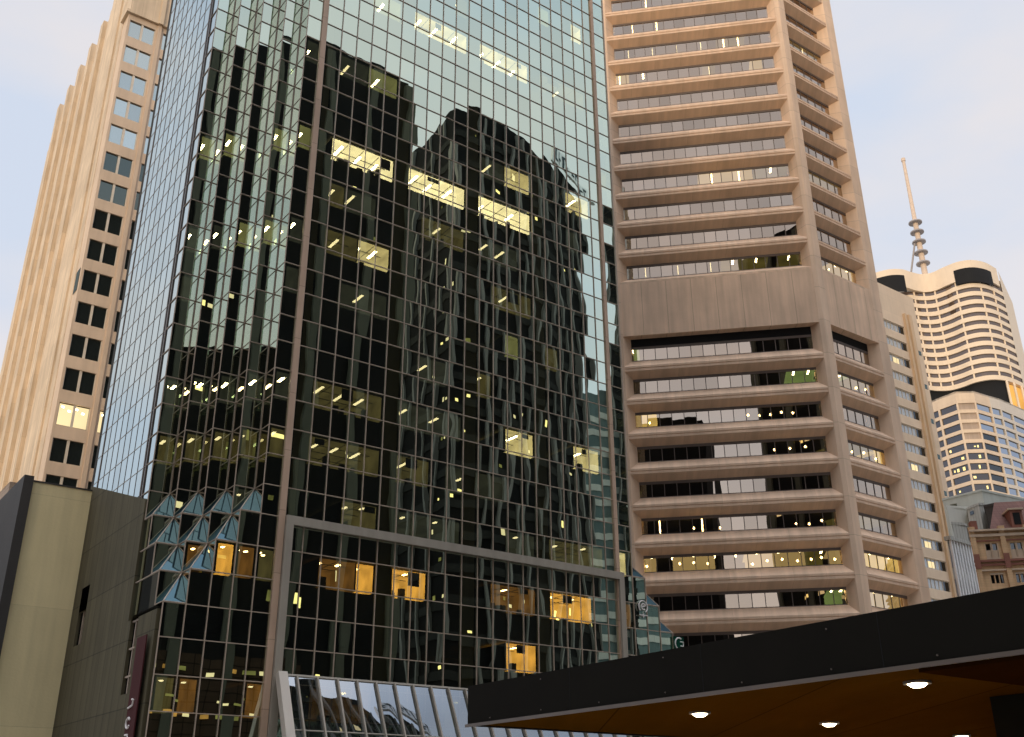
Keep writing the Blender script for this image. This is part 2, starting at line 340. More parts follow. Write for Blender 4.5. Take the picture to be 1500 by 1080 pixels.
for k in range(K0, K1):
    z1, z0 = ZK(k), max(ZK(k + 1), 0.1)
    t = tm.setdefault(k, MB())
    for (p, q, sd) in segs(k):
        dx, dy = q[0] - p[0], q[1] - p[1]; ln = math.hypot(dx, dy); e = (dx / ln, dy / ln)
        if sd == 'L' and k >= 22: continue
        if sd == 'L2' and k >= 24: continue
        if sd == 'M': cuts = [0, BAY(0) - p[0]] + [BAY(i) - p[0] for i in range(1, 21)] + [ln]
        elif sd in 'LR' and ln > 5: 
            if sd == 'L': cuts = [0, 1.19] + [1.19 + 1.289 * i for i in range(1, 9)] + [ln]
            else: cuts = [ln * i / 10 for i in range(11)]
        else: cuts = [0, ln]
        mw = .045
        for c in cuts:
            P = (round(p[0] + e[0] * c, 3), round(p[1] + e[1] * c, 3)); vm.setdefault(P, []).append((z0, z1, sd))
        for a, c in zip(cuts, cuts[1:]):
            if c - a < .3: continue
            ins = .012 if sd in 'LR' else (.02 if sd == 'N' else .035)
            inx, iny = -e[1] * ins, e[0] * ins
            if sd == 'M' and k >= 26: 
                if p[0] + c < 22: pass
            P0 = (p[0] + e[0] * a + inx, p[1] + e[1] * a + iny); P1 = (p[0] + e[0] * c + inx, p[1] + e[1] * c + iny)
            panes.append((P0, P1, z0, z1, sd, k))
        nrm = (e[1], -e[0])
        Tm = lambda x, y, z, p=p, e=e: (p[0] + e[0] * x - e[1] * y, p[1] + e[1] * x + e[0] * y, z)
        h = .015 if sd in 'LR' else (.018 if sd == 'N' else .024)
        t.box(0, ln, -.008 if sd in 'LRN' else -.02, .058, z1 - h, z1 + h, Tm)
# panes: the hundred that show largest are parts of their own, the rest one mesh
def parea(pn):
    P0, P1, z0, z1, sd, k = pn
    if sd == 'R' or k > 26: return 0
    pts = [project(gw(*c)) for c in ((*P0, z0), (*P1, z0), (*P1, z1), (*P0, z1))]
    if any(c is None or not (0 < c[0] < 1500 and 0 < c[1] < 1080) for c in pts): return 0
    if pts[0][0] > 690 and pts[0][1] > 1000 - (pts[0][0] - 690) * .2: return 0
    a = sum(pts[i][0] * pts[(i + 1) % 4][1] - pts[(i + 1) % 4][0] * pts[i][1] for i in range(4)) / 2
    return abs(a) if a < 0 else 0
order = sorted(panes, key=parea, reverse=True)
top = order[:100]; rest = {True: MB(), False: MB(), 'N': MB()}
def pane_mesh(b, pn):
    P0, P1, z0, z1, sd, k = pn
    b.face([(*P0, z0), (*P1, z0), (*P1, z1), (*P0, z1)])
for pn in top:
    b = MB(); pane_mesh(b, pn); b.build('window_pane', M['tglassL'] if pn[4][0] == 'L' else M['tglassN' if pn[4] == 'N' else 'tglass'], gt)
for pn in order[100:]: pane_mesh(rest['N' if pn[4] == 'N' else pn[4][0] in 'LR'], pn)
rest[False].build('window_pane', M['tglass'], gt, kind='stuff'); rest['N'].build('window_pane', M['tglassN'], gt, kind='stuff'); rest[True].build('window_pane', M['tglassL'], gt, kind='stuff')
for k, t in tm.items(): t.build('transom', M['mull'], gt)
for (x, y), rows in vm.items():
    rows.sort(); runs = []
    for z0, z1, sd in rows:
        if runs and z0 <= runs[-1][1] + .05: runs[-1][1] = max(z1, runs[-1][1])
        else: runs.append([z0, z1])
    side = all(r[2][0] in 'LR' for r in rows)
    big = side and (abs(y - (YB - 1.2)) < .3 or abs(y - 7.8 + 1.19 * 0) < 0)
    b = MB()
    hx, hy = (.029, .022) if not side else (.010, .020)
    if side and x < 0 and (abs(y - (YB - 1.19)) < .05 or abs(y - (YE + DY + .67)) < .75): hx, hy = .03, .07
    for z0, z1 in runs: b.box(x - hx, x + hx, y - hy, y + hy, z0, z1 + (.06 if z1 < 60 else 0))
    b.build('mullion', M['mull_dark'] if side else M['mull'], gt)
ZT = ZK(K0)
for x0, x1 in ((-.32, .06), (25.86, 26.18)):
    b = MB(); b.box(x0, x1, -.10, .3, 0, ZT + .5); b.build('pillar', M['pillar'], gt)
# belt frame of the podium
b = MB(); zb1, zb0 = ZK(21) + .10, ZK(21) - .42
b.box(.0 + .1, 26.4, -.28, -.05, zb0, zb1); b.box(.1, .56, -.281, -.05, 0, zb0 - .002); b.box(25.95, 26.4, -.281, -.05, 0, zb0 - .002)
b.build('belt_frame', M['frame'], gt)
# floor structure behind every second row
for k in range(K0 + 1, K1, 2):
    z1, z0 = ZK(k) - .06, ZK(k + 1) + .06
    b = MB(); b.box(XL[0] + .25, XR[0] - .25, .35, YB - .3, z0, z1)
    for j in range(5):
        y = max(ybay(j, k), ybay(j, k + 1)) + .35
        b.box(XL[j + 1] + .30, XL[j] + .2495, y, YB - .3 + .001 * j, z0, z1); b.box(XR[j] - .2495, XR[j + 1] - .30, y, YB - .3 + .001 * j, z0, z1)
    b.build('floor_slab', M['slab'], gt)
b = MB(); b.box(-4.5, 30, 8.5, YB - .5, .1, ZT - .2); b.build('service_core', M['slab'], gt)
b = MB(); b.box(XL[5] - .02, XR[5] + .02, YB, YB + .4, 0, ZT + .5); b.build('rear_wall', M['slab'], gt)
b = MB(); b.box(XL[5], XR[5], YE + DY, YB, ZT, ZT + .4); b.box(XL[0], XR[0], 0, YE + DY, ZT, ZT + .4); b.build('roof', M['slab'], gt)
for i in (5, 10, 15):
    b = MB(); b.box(BAY(i) + .08, BAY(i + 1) - .08, .25, .34, 0, ZT - .3); b.build('column', M['olivecol'], gt)
b = MB(); b.box(.35, .80, .30, .345, 0, ZT - .3); b.build('column', M['olivecol'], gt)
b = MB(); b.box(BAY(20) + .08, 25.8, .25, .34, 0, ZT - .3); b.build('column', M['olivecol'], gt)
# lit rooms: lamplight is put into their ceilings and walls as emission
def room(k, xa, xb, y, mat, lamps=2, lmat='lamp', depth=4.5, llen=1.3, full=True):
    z1, z0 = ZK(k) - .10, ZK(k + 1) + .02
    b = MB(); ca = .02
    b.face([(xa, y, z1), (xb, y, z1), (xb, y + depth, z1), (xa, y + depth, z1)][::-1])
    b.face([(xa, y + depth, z0), (xb, y + depth, z0), (xb, y + depth, z1), (xa, y + depth, z1)])
    b.face([(xa, y, z0), (xa, y + depth, z0), (xa, y + depth, z1), (xa, y, z1)]); b.face([(xb, y, z0), (xb, y, z1), (xb, y + depth, z1), (xb, y + depth, z0)])
    o = b.build('lit_room', M[mat], gt)
    q = MB(); q.box(xa - .05, xa - .01, y + .02, y + depth, z0, z1 + .02); q.box(xb + .01, xb + .05, y + .02, y + depth, z0, z1 + .02); q.build('partition', M['slab'], gt)
    if mat in ('room_bright', 'room_warm', 'room_orange', 'room_dim', 'room_or2') and xb - xa > 1.3:
        q = MB()
        for i in range(int((xb - xa) / .62)):
            if random.random() < .55: xx = xa + .62 * i; hh = random.uniform(.25, .85); yy = y + random.uniform(.2, 1.5); q.box(xx, xx + random.uniform(.15, .5), yy, yy + .3, z0, z0 + hh)
        for i in range(1, int((xb - xa) / 1.24) + 1): q.box(xa + 1.24 * i - .02, xa + 1.24 * i + .02, y + .1, y + depth, z1 - .03, z1 - .01)
        for yy in (1.2, 2.4, 3.6):
            if yy < depth: q.box(xa, xb, y + yy - .03, y + yy + .03, z1 - .035, z1 - .012)
        if random.random() < .6: w_ = random.uniform(.4, 1.2); xx = random.uniform(xa, xb - w_); q.box(xx, xx + w_, y + .08, y + .1, z1 - random.uniform(.3, 1.0), z1)
        if q.v: q.build('fittings', M['slab'], o)
    n = lamps
    for i in range(n):
        cx = xa + (xb - xa) * (i + .5 + random.uniform(-.12, .12)) / n; cy = y + random.uniform(.4, 1.0)
        l = MB(); l.box(cx - .09, cx + .09, cy, cy + llen * random.uniform(.7, 1), z1 - .09, z1 - .03); l.build('ceiling_lamp', M[lmat], o)
def froom(k, b0, b1, mat, **kw): room(k, BAY(b0) + .06, BAY(b1) - .06, .30, mat, **kw)
for a in [(-2, 3, 5, 'room_green', 1), (-2, 6, 10, 'room_warm', 3), (-2, 11, 15, 'room_warm', 3), (-2, 16, 20, 'room_dim', 1), (-6, 16, 17, 'room_green', 0), (-6, 19, 20, 'room_warm', 0),
          (-4, 9, 10, 'room_dim', 1), (2, 1, 3, 'room_grey', 1), (2, 3, 5, 'room_green', 1), (4, 13, 15, 'room_warm', 0), (4, 11, 13, 'room_grey', 1), (4, 18, 20, 'room_warm', 1),
          (6, 1, 5, 'room_bright', 3), (6, 6, 10, 'room_bright', 3), (6, 11, 15, 'room_bright', 2), (6, 18, 19, 'room_grey', 0), (8, 7, 10, 'room_dim', 1), (8, 1, 4, 'room_grey', 1), (10, 1, 3, 'room_dim', 1), (10, 3, 5, 'room_warm', 2),
          (10, 12, 15, 'room_dim', 1), (12, 13, 14, 'room_green', 0), (12, 16, 17, 'room_dim', 0), (16, 1, 5, 'room_dim', 3), (16, 13, 15, 'room_warm', 1), (16, 18, 20, 'room_warm', 1), (18, 1, 5, 'room_dim', 3), (18, 6, 8, 'room_dim', 1), (18, 9, 13, 'room_grey', 1),
          (20, 3, 5, 'room_dim', 2), (20, 13, 15, 'room_grey', 1), (22, 16, 19, 'room_orange', 2), (22, 2, 4, 'room_or2', 2), (22, 4, 5, 'room_orange', 1), (22, 6, 8, 'room_orange', 1), (22, 12, 15, 'room_or2', 1),
          (24, 13, 15, 'room_orange', 1), (26, 2, 6, 'room_or2', 1), (26, 9, 12, 'room_dim', 1), (8, 1, 2, 'room_dim', 1), (8, 11, 14, 'room_grey', 2), (12, 2, 5, 'room_grey', 1), (14, 7, 9, 'room_grey', 1), (14, 11, 12, 'room_dim', 1), (16, 6, 10, 'room_grey', 2), (20, 6, 10, 'room_grey', 2), (20, 16, 20, 'room_dim', 2)]:
    froom(a[0], a[1], a[2], a[3], lamps=a[4], lmat='lampw' if 'or' in a[3] else ('lampd' if a[3] in ('room_dim', 'room_grey') else 'lamp'), llen=.5 if a[0] >= 20 else 1.3, depth=3.2 if a[0] >= 22 else 6)
def jroom(k, j, mat, lamps=1, depth=3.5, lm='lamp', ll=1.0): room(k, XL[j + 1] + .3, XL[j] - .06, ybay(j, k) + .3, mat, lamps, lm, depth, ll)
for k, js, mt, n, lm in ((6, (0, 1, 3, 4), 'room_green', 1, 'lamp'), (2, (0,), 'room_grey', 1, 'lamp'), (10, (0, 3, 4), 'room_grey', 1, 'lamp'), (10, (1, 2), 'room_green', 1, 'lamp'), (12, (0, 4), 'room_grey', 0, 'lampd'), (16, (0, 1, 2, 3, 4), 'room_grey', 2, 'lamp'),
                     (18, (0, 1, 2, 3, 4), 'room_dim', 1, 'lampd'), (20, (1,), 'room_grey', 1, 'lampd'), (22, (0,), 'room_dim', 2, 'lampw'), (22, (1,), 'room_or2', 2, 'lampw'), (22, (2,), 'room_orange', 1, 'lampw'), (22, (3,), 'room_or2', 1, 'lampw'), (26, (0, 3), 'room_or2', 1, 'lampd'), (26, (4,), 'room_dim', 1, 'lampd')):
    for j in js: jroom(k, j, mt, n, lm=lm, ll=.3 if k >= 20 else .9)
room(20, XR[0] + .3, XR[1] - .35, .3, 'room_warm', 1); room(2, XR[0] + .3, XR[1] - .35, .3, 'room_dim', 0); room(22, XR[0] + .3, XR[1] - .1, .3, 'room_or2', 1, 'lampw', llen=.3)
# pale film on the lower part of a few podium panes
# pyramid glazing that closes the stepped corners, row by row
for r in range(1, 5):
    k = 19 + r
    for j in range(r, 5):
        za, zb_ = ZK(k) - .02, ZK(k + 1) + .03; yf, yb_ = (j - r) * DY, (j - r + 1) * DY
        for xo, xi in ((XL[j + 1], XL[j]), (XR[j + 1], XR[j])):
            b = MB(); F0, F1, Bk, Ap = (xo, yf, zb_), (xi, yf, zb_), (xo, yb_, zb_), (xi, yb_ - .02, za)
            fs = [[F0, F1, Ap], [Bk, F0, Ap]]
            if xo > xi: fs = [f[::-1] for f in fs]
            for f in fs: b.face(f)
            o = b.build('sloped_glazing', M['pglass'], gt)
            m2 = MB()
            for p, q in ((F0, F1), (F0, Ap), (Bk, F0)): m2.tube([Vector(p), Vector(q)], [.035, .035], 6)
            m2.build('glazing_bar', M['mull'], o)
# stone side wall of the podium, raking top, with a strip window and a small window
b = MB(); x = XL[5] - .12
T = lambda s, y, z: (x + y, 18.45 - s, z)           # s runs towards the street
H1, H0 = CAMZ + .3655 * S, CAMZ + .2958 * S
ztop = lambda s: H1 + (H0 - H1) * s / 13.2
ops = [(13.7, 15.0, CAMZ + .110 * S, CAMZ + .239 * S), (2.2, 3.9, CAMZ + .213 * S, CAMZ + .2395 * S)]
s1 = 18.45 - .45
zst = ZK(24)
b.wall(0, s1, 0, zst - .3, [(o[0], o[1], o[2], min(o[3], zst - .3)) for o in ops], depth=.25, T=T)
xs = [0, 2.2, 3.9, 13.2]
for s0_, s1_ in ((0, 2.2), (2.2, 3.9), (3.9, 13.2)):
    lo = zst - .3 if s0_ != 2.2 else max(zst - .3, ops[1][3])
    b.face([(s0_, 0, lo), (s1_, 0, lo), (s1_, 0, ztop(s1_)), (s0_, 0, ztop(s0_))], T)
b.face([(0, 0, H1), (13.2, 0, H0), (13.2, .5, H0), (0, .5, H1)], T)
b.face([(s1, 0, 0), (s1, .25, 0), (s1, .25, zst - .3), (s1, 0, zst - .3)], T)
b.face([(13.2, 0, zst - .3), (13.2, .5, zst - .3), (13.2, .5, H0), (13.2, 0, H0)], T)
b.face([(13.2, 0, zst - .3), (s1, 0, zst - .3), (s1, .5, zst - .3), (13.2, .5, zst - .3)], T)
sw = b.build('side_wall', M['pod'], gt)
b = MB(); b.box(13.7, 15.0, .2, .24, ops[0][2], zst - .3, T); wi = b.build('window', M['rbglass'], sw)
b = MB(); b.box(14.30, 14.40, .1, .2, ops[0][2], zst - .3, T)
for z in (.125, .15, .175): b.box(13.7, 15.0, .1, .195, CAMZ + z * S, CAMZ + z * S + .09, T)
b.build('frame', M['mull'], wi)
b = MB(); b.box(2.2, 3.9, .2, .24, ops[1][2], zst - .3, T); wi = b.build('window', M['rbglass'], sw)
b = MB(); b.box(3.0, 3.1, .1, .2, ops[1][2], zst - .3, T); b.build('frame', M['mull'], wi)
# slanted entrance glazing
ang = R(25); z_aw = CAMZ + .1262 * S; ca_, sa_ = math.cos(ang), math.sin(ang); LA = 8.3
aw = MB()
Ta = lambda s, o, d: (s, -.5 - d * sa_ - o * ca_, z_aw - d * ca_ + o * sa_)       # d = down the slope, o = off the glass
for i in range(21):
    xa, xb = max(.6, BAY(i)), BAY(i + 1)
    if i < 20:
        for d0, d1 in ((0, 3.2), (3.2, 6.0), (6.0, LA)): aw.face([Ta(xa, 0, d1), Ta(xb, 0, d1), Ta(xb, 0, d0), Ta(xa, 0, d0)])
awo = aw.build('entrance_glazing', M['aglass'], gt)
for i in range(1, 21):
    b = MB(); b.box(BAY(i) - .05, BAY(i) + .05, .0, .16, 0, LA, Ta); b.build('fin', M['frame'], awo)
b = MB(); b.box(.1, .62, -.05, .42, -.02, LA, Ta); b.build('end_fin', M['wgrey'], awo)
b = MB()
for d in (3.2, 6.0): b.box(.6, 25, .01, .05, d - .03, d + .03, Ta)
b.box(.6, 25.8, -.06, .06, -.12, .0, Ta)
b.build('rail', M['frame'], awo)

# banner and emblems
bx = XL[5] - .34
bn = thing('banner', 'tall maroon banner with worn white lettering hanging on the podium stone side wall', 'banner', gw(bx, 1.6, 3.), AF)
b = MB(); b.box(-.03, .03, -.75, .75, 0, 7.9); b.build('cloth', M['redsign'], bn)
b = MB()
def stroke(b, pts, r, x): b.tube([Vector((x, p[0], p[1])) for p in pts], [r] * len(pts), 6)
# the vertical script as far as it can be made out: five rounded letters climbing the cloth
for i, z in enumerate((1.0, 1.9, 2.75, 3.55, 4.4)):
    y0 = .28
    if i in (0, 3): arc = [(y0 + .26 * math.cos(a), z + .26 * math.sin(a)) for a in [R(q) for q in range(-150, 160, 25)]]
    elif i == 1: arc = [(y0 - .3, z - .2), (y0 + .2, z - .2), (y0 + .28, z), (y0 + .2, z + .2), (y0 - .3, z + .2)]
    elif i == 2: arc = [(y0 + .2, z - .22), (y0 - .2, z - .2), (y0 - .28, z), (y0 - .2, z + .2), (y0 + .2, z + .22)]
    else: arc = [(y0 + .3, z - .1), (y0 - .35, z), (y0 - .45, z + .25), (y0 - .2, z + .3)]
    stroke(b, arc, .055, -.06)
b.box(-.07, -.03, -.2, .3, .05, .45)
b.build('lettering', M['lettering'], bn)
def emblem(x, z, r, label, mat, y=-.10):
    e = thing('emblem_sign', label, 'sign', gw(x, y, z), AF)
    b = MB(); n = 20
    b.tube([Vector((r * math.cos(R(a)), 0, r * math.sin(R(a)))) for a in range(-60, 231, 15)], [.05] * 20, 6); b.build('ring', mat, e)
    b = MB(); b.tube([Vector((r * .5 * math.cos(R(a)) + .05, 0, r * .5 * math.sin(R(a)))) for a in range(20, 320, 20)], [.05] * 15, 6)
    b.tube([Vector((-.3 * r, 0, -.05 * r)), Vector((.5 * r, 0, .12 * r))], [.045, .045], 6); b.build('swirl', mat, e)
    b = MB(); b.box(-r, r, -.03, .03, -r * 1.55, -r * 1.4); b.box(-.04, .04, -.03, .03, -r * 1.9, -r * 1.15); b.build('underline', mat, e)
emblem(28.25, CAMZ + .2405 * S, .42, 'pale gold ring emblem with a curl inside on the dark corner glazing', M['lettering'])
sg = thing('corner_sign', 'green sign with white curved mark at the lower right glass corner', 'sign', gw(31.6, -.12, CAMZ + .204 * S), AF)
M['greens'] = lit('green_backlit_sign', (.03, .18, .12), .09, .2); b = MB(); b.box(-.5, .5, -.04, .04, -.8, .35); b.build('panel', M['greens'], sg)
b = MB(); b.tube([Vector((.42 * math.cos(R(a)), -.07, .42 * math.sin(R(a)) - .15)) for a in range(60, 300, 20)], [.05] * 12, 6); b.tube([Vector((.1, -.07, 0)), Vector((.4, -.07, 0)), Vector((.4, -.07, -.3)), Vector((.1, -.07, -.3))], [.04] * 4, 6); b.build('mark', M['lettering'], sg)

# ================================================================== BROWN TOWER
C = Vector((31.97, 94.75, 0)); DB = 100.
E1 = Vector((math.cos(R(-9.19)), math.sin(R(-9.19)), 0)); E2 = Vector((math.cos(R(35.68)), math.sin(R(35.68)), 0))
bt = thing('brown_tower', 'brown precast concrete octagonal office tower with deep horizontal window bands and corner piers', 'office tower', C)
def frame(O, e):
    n = Vector((-e.y, e.x, 0))
    return lambda s, d, z: tuple(O + e * s + n * d + Vector((0, 0, z)))
T1 = frame(Vector((0, 0, 0)), E1); T2 = frame(Vector((0, 0, 0)), E2)
LIPL = [CAMZ + DB * (.4430 - .0372 * k) for k in range(0, 12)]; LIPU = [CAMZ + DB * (.5405 + .0377 * k) for k in range(0, 17)]
ZBT = LIPU[-1] + 1; BL = 1.0; AH = 1.50; CH = .58
zblank0, zblank1 = CAMZ + DB * .4702, CAMZ + DB * .5405
def spandrel(zt, s0, s1, T, first=False):
    # zt = apparent glass sill height (inside plane); lip bottom lies AH below
    gb = zt + BL * .285 if False else zt + .05
    b = MB(); zl = zt - 1.30
    b.extr([(BL + .4, zl + AH), (BL, zl + AH), (.03, zl + .55), (.03, zl + .33), (.10, zl + .30), (.10, zl + .26), (.03, zl + .22), (.03, zl), (BL, zl - CH), (BL + .4, zl - CH)], s0, s1, T)
    b.build('spandrel', M['brown'], bt); return zl
def glassband(z0, z1, g0, g1, T, pw, litlist, fidx):
    b = MB(); b.face([(g0, BL + .05, z0), (g1, BL + .05, z0), (g1, BL + .05, z1), (g0, BL + .05, z1)], T, (.5, .5))
    n = max(1, round((g1 - g0) / pw)); b = MB()
    for i in range(n):
        a, c = g0 + (g1 - g0) * i / n, g0 + (g1 - g0) * (i + 1) / n
        b.face([(a, BL + .05, z0), (c, BL + .05, z0), (c, BL + .05, z1), (a, BL + .05, z1)], T)
    wo = b.build('window', M['bglass'], bt)
    f = MB()
    for i in range(1, n): f.box(g0 + (g1 - g0) * i / n - .035, g0 + (g1 - g0) * i / n + .035, BL, BL + .06, z0, z1, T)
    f.box(g0, g1, BL - .01, BL + .07, z1 - .26, z1 + .05, T); f.box(g0, g1, BL - .01, BL + .07, z0 - .02, z0 + .06, T)  # deep dark top strip stands in for the shadow gap at the head
    f.build('window_frame', M['mull_dark'], wo)
    for (sa, sb, mt, nl, lm) in litlist:
        if mt:
            r = MB(); zt = z1 - .12
            r.face([(sa, BL + .12, zt), (sb, BL + .12, zt), (sb, BL + 4, zt), (sa, BL + 4, zt)][::-1], T)
            dd = BL + (.35 if mt in ('b_cream', 'b_yel') else 3.5)
            r.face([(sa, dd, z0), (sb, dd, z0), (sb, dd, zt), (sa, dd, zt)], T); r.build('lit_room', M[mt], bt)
        for q in range(nl):
            cx = sa + (sb - sa) * (q + .5) / nl; l = MB(); z = z1 - .35
            if lm == 'v': l.box(cx - .07, cx + .07, BL + .2, BL + .3, z0 + .15, z1 - .25, T); l.build('pendant_lamp', M['lampw'], bt)
            elif lm == 'p': zz = z0 + random.uniform(.4, .9); l.tube([(*T(cx, BL + .3, zz - .12)[:2], zz - .12), (*T(cx, BL + .3, zz)[:2], zz), (*T(cx, BL + .3, zz + .12)[:2], zz + .12)], [.06, .14, .05], 8); l.build('pendant_lamp', M['lampw'], bt)
            elif lm == 'd': l.box(cx - .04, cx + .04, BL + .2, BL + .26, z0 + .3, z1 - .3, T); l.build('pendant_lamp', M['lampd'], bt)
            else: l.box(cx - .1, cx + .1, BL + .3, BL + 1.2, z1 - .22, z1 - .16, T); l.build('ceiling_lamp', M['lamp'], bt)
# lights seen in the bands, face 1 then face 2, by lip index
l1u = {0: [(-3.6, -1.25, 'b_olive', 1, 'c'), (-9.6, -4.6, 'b_olive', 2, 'c'), (-19.5, -9, None, 3, 'd')], 3: [(-11.2, -5.2, 'b_cream', 2, 'v'), (-5.0, -1.3, 'b_olive', 1, 'c')],
       7: [(-20.4, -18.2, 'b_cream', 1, 'v'), (-17, -16, None, 1, 'c'), (-9.5, -8.0, 'b_olive', 1, 'd'), (-4, -2.6, 'b_cream', 0, 'c')], 8: [(-19.5, -8, None, 4, 'd'), (-7.6, -4.2, 'b_olive', 2, 'v')],
       9: [(-18.8, -13.0, None, 2, 'v')], 10: [(-16.6, -14.5, None, 1, 'v')], 1: [], 4: []}
l1l = {0: [(-20.4, -19, 'b_green', 1, 'c')], 1: [(-4.2, -1.25, 'b_green', 2, 'c')], 2: [(-20.3, -19.2, 'b_cream', 0, 'c'), (-19.1, -17.6, 'b_yel', 1, 'p'), (-9, -3.5, None, 5, 'p')], 3: [(-7, -2.5, None, 3, 'p')],
       5: [(-19, -17, None, 1, 'v'), (-16, -11, None, 2, 'p'), (-14.2, -13.6, None, 1, 'v'), (-5.6, -2, None, 3, 'p')],
       6: [(-20.4, -18.6, 'b_cream', 1, 'p'), (-17, -13, 'b_cream', 3, 'p'), (-10.2, -4.6, 'b_cream', 4, 'p'), (-4.5, -2.6, 'b_olive', 2, 'p'), (-2.5, -1.25, 'b_cream', 1, 'p'), (-20, -2, None, 9, 'c')], 7: [(-2.9, -1.25, 'b_green', 2, 'c')]}
l2u = {0: [(4.2, 8.2, 'b_cream', 2, 'c')], 3: [(2, 8.2, 'b_olive', 0, 'c')], 8: [(2, 8.2, 'b_olive', 1, 'd')]}
l2l = {1: [(1.9, 4.6, 'b_green', 1, 'c'), (4.8, 8.1, 'b_olive', 2, 'p')], 3: [(2.4, 8.1, 'b_olive', 3, 'p'), (7.0, 8.2, 'b_yel', 0, 'c')], 5: [(2, 6.5, 'b_olive', 0, 'c'), (6.6, 8.2, 'b_olive', 0, 'c')], 6: [(2.2, 8.2, 'b_yel', 2, 'c')], 7: [(2.2, 7.6, 'b_cream', 2, 'c')]}
zprev = None
FS = ((T1, -20.56, -.46, -19.76, -1.26, 1.25, (l1u, l1l), 1), (T2, 1.04, 9.06, 1.86, 8.25, 1.28, (l2u, l2l), 2))
for T, s0, s1, g0, g1, pw, (lu, ll), fi in FS:
    zl_next = None
    lips = [(z, 'U', i) for i, z in enumerate(LIPU)][::-1]
    zabove = ZBT
    for z, kd, i in lips:
        zl = z - 1.30
        glassband(zl + AH, zabove, g0, g1, T, pw, lu.get(i, []), fi)
        if i: spandrel(z, s0, s1, T); zabove = zl - CH
    # blank mechanical storeys
    b = MB(); zl = LIPU[0] - 1.30
    b.extr([(BL + .4, zl + AH), (BL, zl + AH), (.03, zl + .75), (.03, zl + .50), (BL + .4, zl + .50)], s0, s1, T); b.build('spandrel', M['brown'], bt)
    b = MB(); b.box(s0, s1, .025, BL + .4, zblank0, zl + .498, T); b.build('blank_wall', M['brownp'], bt)
    zabove = zblank0
    for i, z in enumerate(LIPL):
        zl = z - 1.30
        if i == 0:
            glassband(zl + AH, zabove - .9, g0, g1, T, pw, ll.get(i, []), fi)
            b = MB(); b.box(s0, s1, BL - .02, BL + .4, zabove - .9, zabove, T); b.build('recess_shade', M['black'], bt)  # black box stands in for the deep shade of the recess
        else: glassband(zl + AH, zabove, g0, g1, T, pw, ll.get(i, []), fi)
        spandrel(z, s0, s1, T); zabove = zl - CH
# piers with splayed reveals
LF, SF = 21.05, 10.62
W1 = Vector((0, 0)); 
b = MB()
cor = [T1(-.46, 0, 0)[:2], (0, 0), T2(1.04, 0, 0)[:2], T2(1.5, BL + .6, 0)[:2], T1(-1.30, BL + .6, 0)[:2], T1(-1.17, BL + .04, 0)[:2]]
cor = [T1(-.46, 0, 0)[:2], (0, 0), T2(1.04, 0, 0)[:2], T2(1.86, BL, 0)[:2], T2(1.9, BL + .6, 0)[:2], T1(-1.4, BL + .6, 0)[:2], T1(-1.27, BL, 0)[:2]]
b.prism([tuple(c) for c in cor], 0, ZBT); b.build('pier', M['brownpier'], bt)
b = MB(); b.prism([T2(9.06, 0, 0)[:2], T2(SF, 0, 0)[:2], T2(SF + .9, .9 * 1, 0)[:2], T2(SF, 2.4, 0)[:2], T2(8.1, 2.4, 0)[:2], T2(8.24, BL, 0)[:2]], 0, ZBT); b.build('pier', M['brownpier'], bt)
b = MB(); b.prism([T1(-20.56, 0, 0)[:2], T1(-LF, 0, 0)[:2], T1(-LF, 2.4, 0)[:2], T1(-19.6, 2.4, 0)[:2], T1(-19.75, BL, 0)[:2]][::-1], 0, ZBT); b.build('pier', M['brownpier'], bt)
# the other faces of the octagon, plain, and the inner body
V = [Vector(T1(-LF, 0, 0)), Vector((0, 0, 0)), Vector(T2(SF, 0, 0))]
ang0 = 35.68
for i in range(5):
    ang0 += 45; V.append(V[-1] + Vector((math.cos(R(ang0)), math.sin(R(ang0)), 0)) * (LF if i % 2 == 0 else SF))
ctr = sum(V, Vector()) / len(V)
b = MB()
inner = [ctr + (v - ctr) * ((v - ctr).length - 7.5) / (v - ctr).length for v in V]
b.prism([tuple(v[:2]) for v in inner], 0, ZBT - .5); b.build('service_core', M['slab'], bt)
b = MB()
for i in range(2, 8):
    p, q = V[i], V[(i + 1) % 8]
    e = (q - p).normalized(); n = Vector((-e.y, e.x, 0)); ln = (q - p).length
    b.box(0, ln, .02, .4, 0, ZBT, (lambda s, d, z, p=p, e=e, n=n: tuple(p + e * s + n * d + Vector((0, 0, z)))))
b.build('rear_wall', M['brownp'], bt)
b = MB(); b.prism([tuple(v[:2]) for v in V], ZBT, ZBT + 1.2); b.build('roof_parapet', M['brown'], bt)
b = MB()
zs = sorted([z - 1.30 - CH for z in LIPU + LIPL])
inn2 = [ctr + (v - ctr) * ((v - ctr).length - 2.9) / (v - ctr).length for v in V]
for z in zs: b.prism([tuple(v[:2]) for v in inn2], z + .15, z + 1.7)
b.build('floor_slabs', M['slab'], bt)

# ================================================================== SANDSTONE TOWER (left)
DS = 104.
st = thing('sandstone_tower', 'tall warm sandstone tower with stepped flutes and paired windows behind the left edge', 'tower', (-44.72, 93.89, 0), AF)
zt = [CAMZ + DS * z for z in [.6197 + .03576 * i for i in range(6, -1, -1)] + [.6197 - .03576 * i for i in range(1, 18)]]
wh = .0230 * DS; ZS = CAMZ + .985 * DS; ztopw = CAMZ + .842 * DS
cols_ = [(.25, 3.24), (4.14, 7.13), (8.03, 11.02), (11.92, 14.9)]
ops = [(a, c, z - wh, z) for a, c in cols_ for z in zt]
b = MB(); b.wall(0, 20, 0, ztopw, ops, 0, .22)
b.face([(0, 0, 0), (0, 2.2, 0), (0, 2.2, ztopw), (0, 0, ztopw)][::-1]); b.build('window_wall', M['sandw'], st)
for a in (3.45, 7.34, 11.2):
    q = MB(); q.box(a, a + .45, -.14, -.002, 0, ztopw); q.build('pilaster', M['sandw'], st)
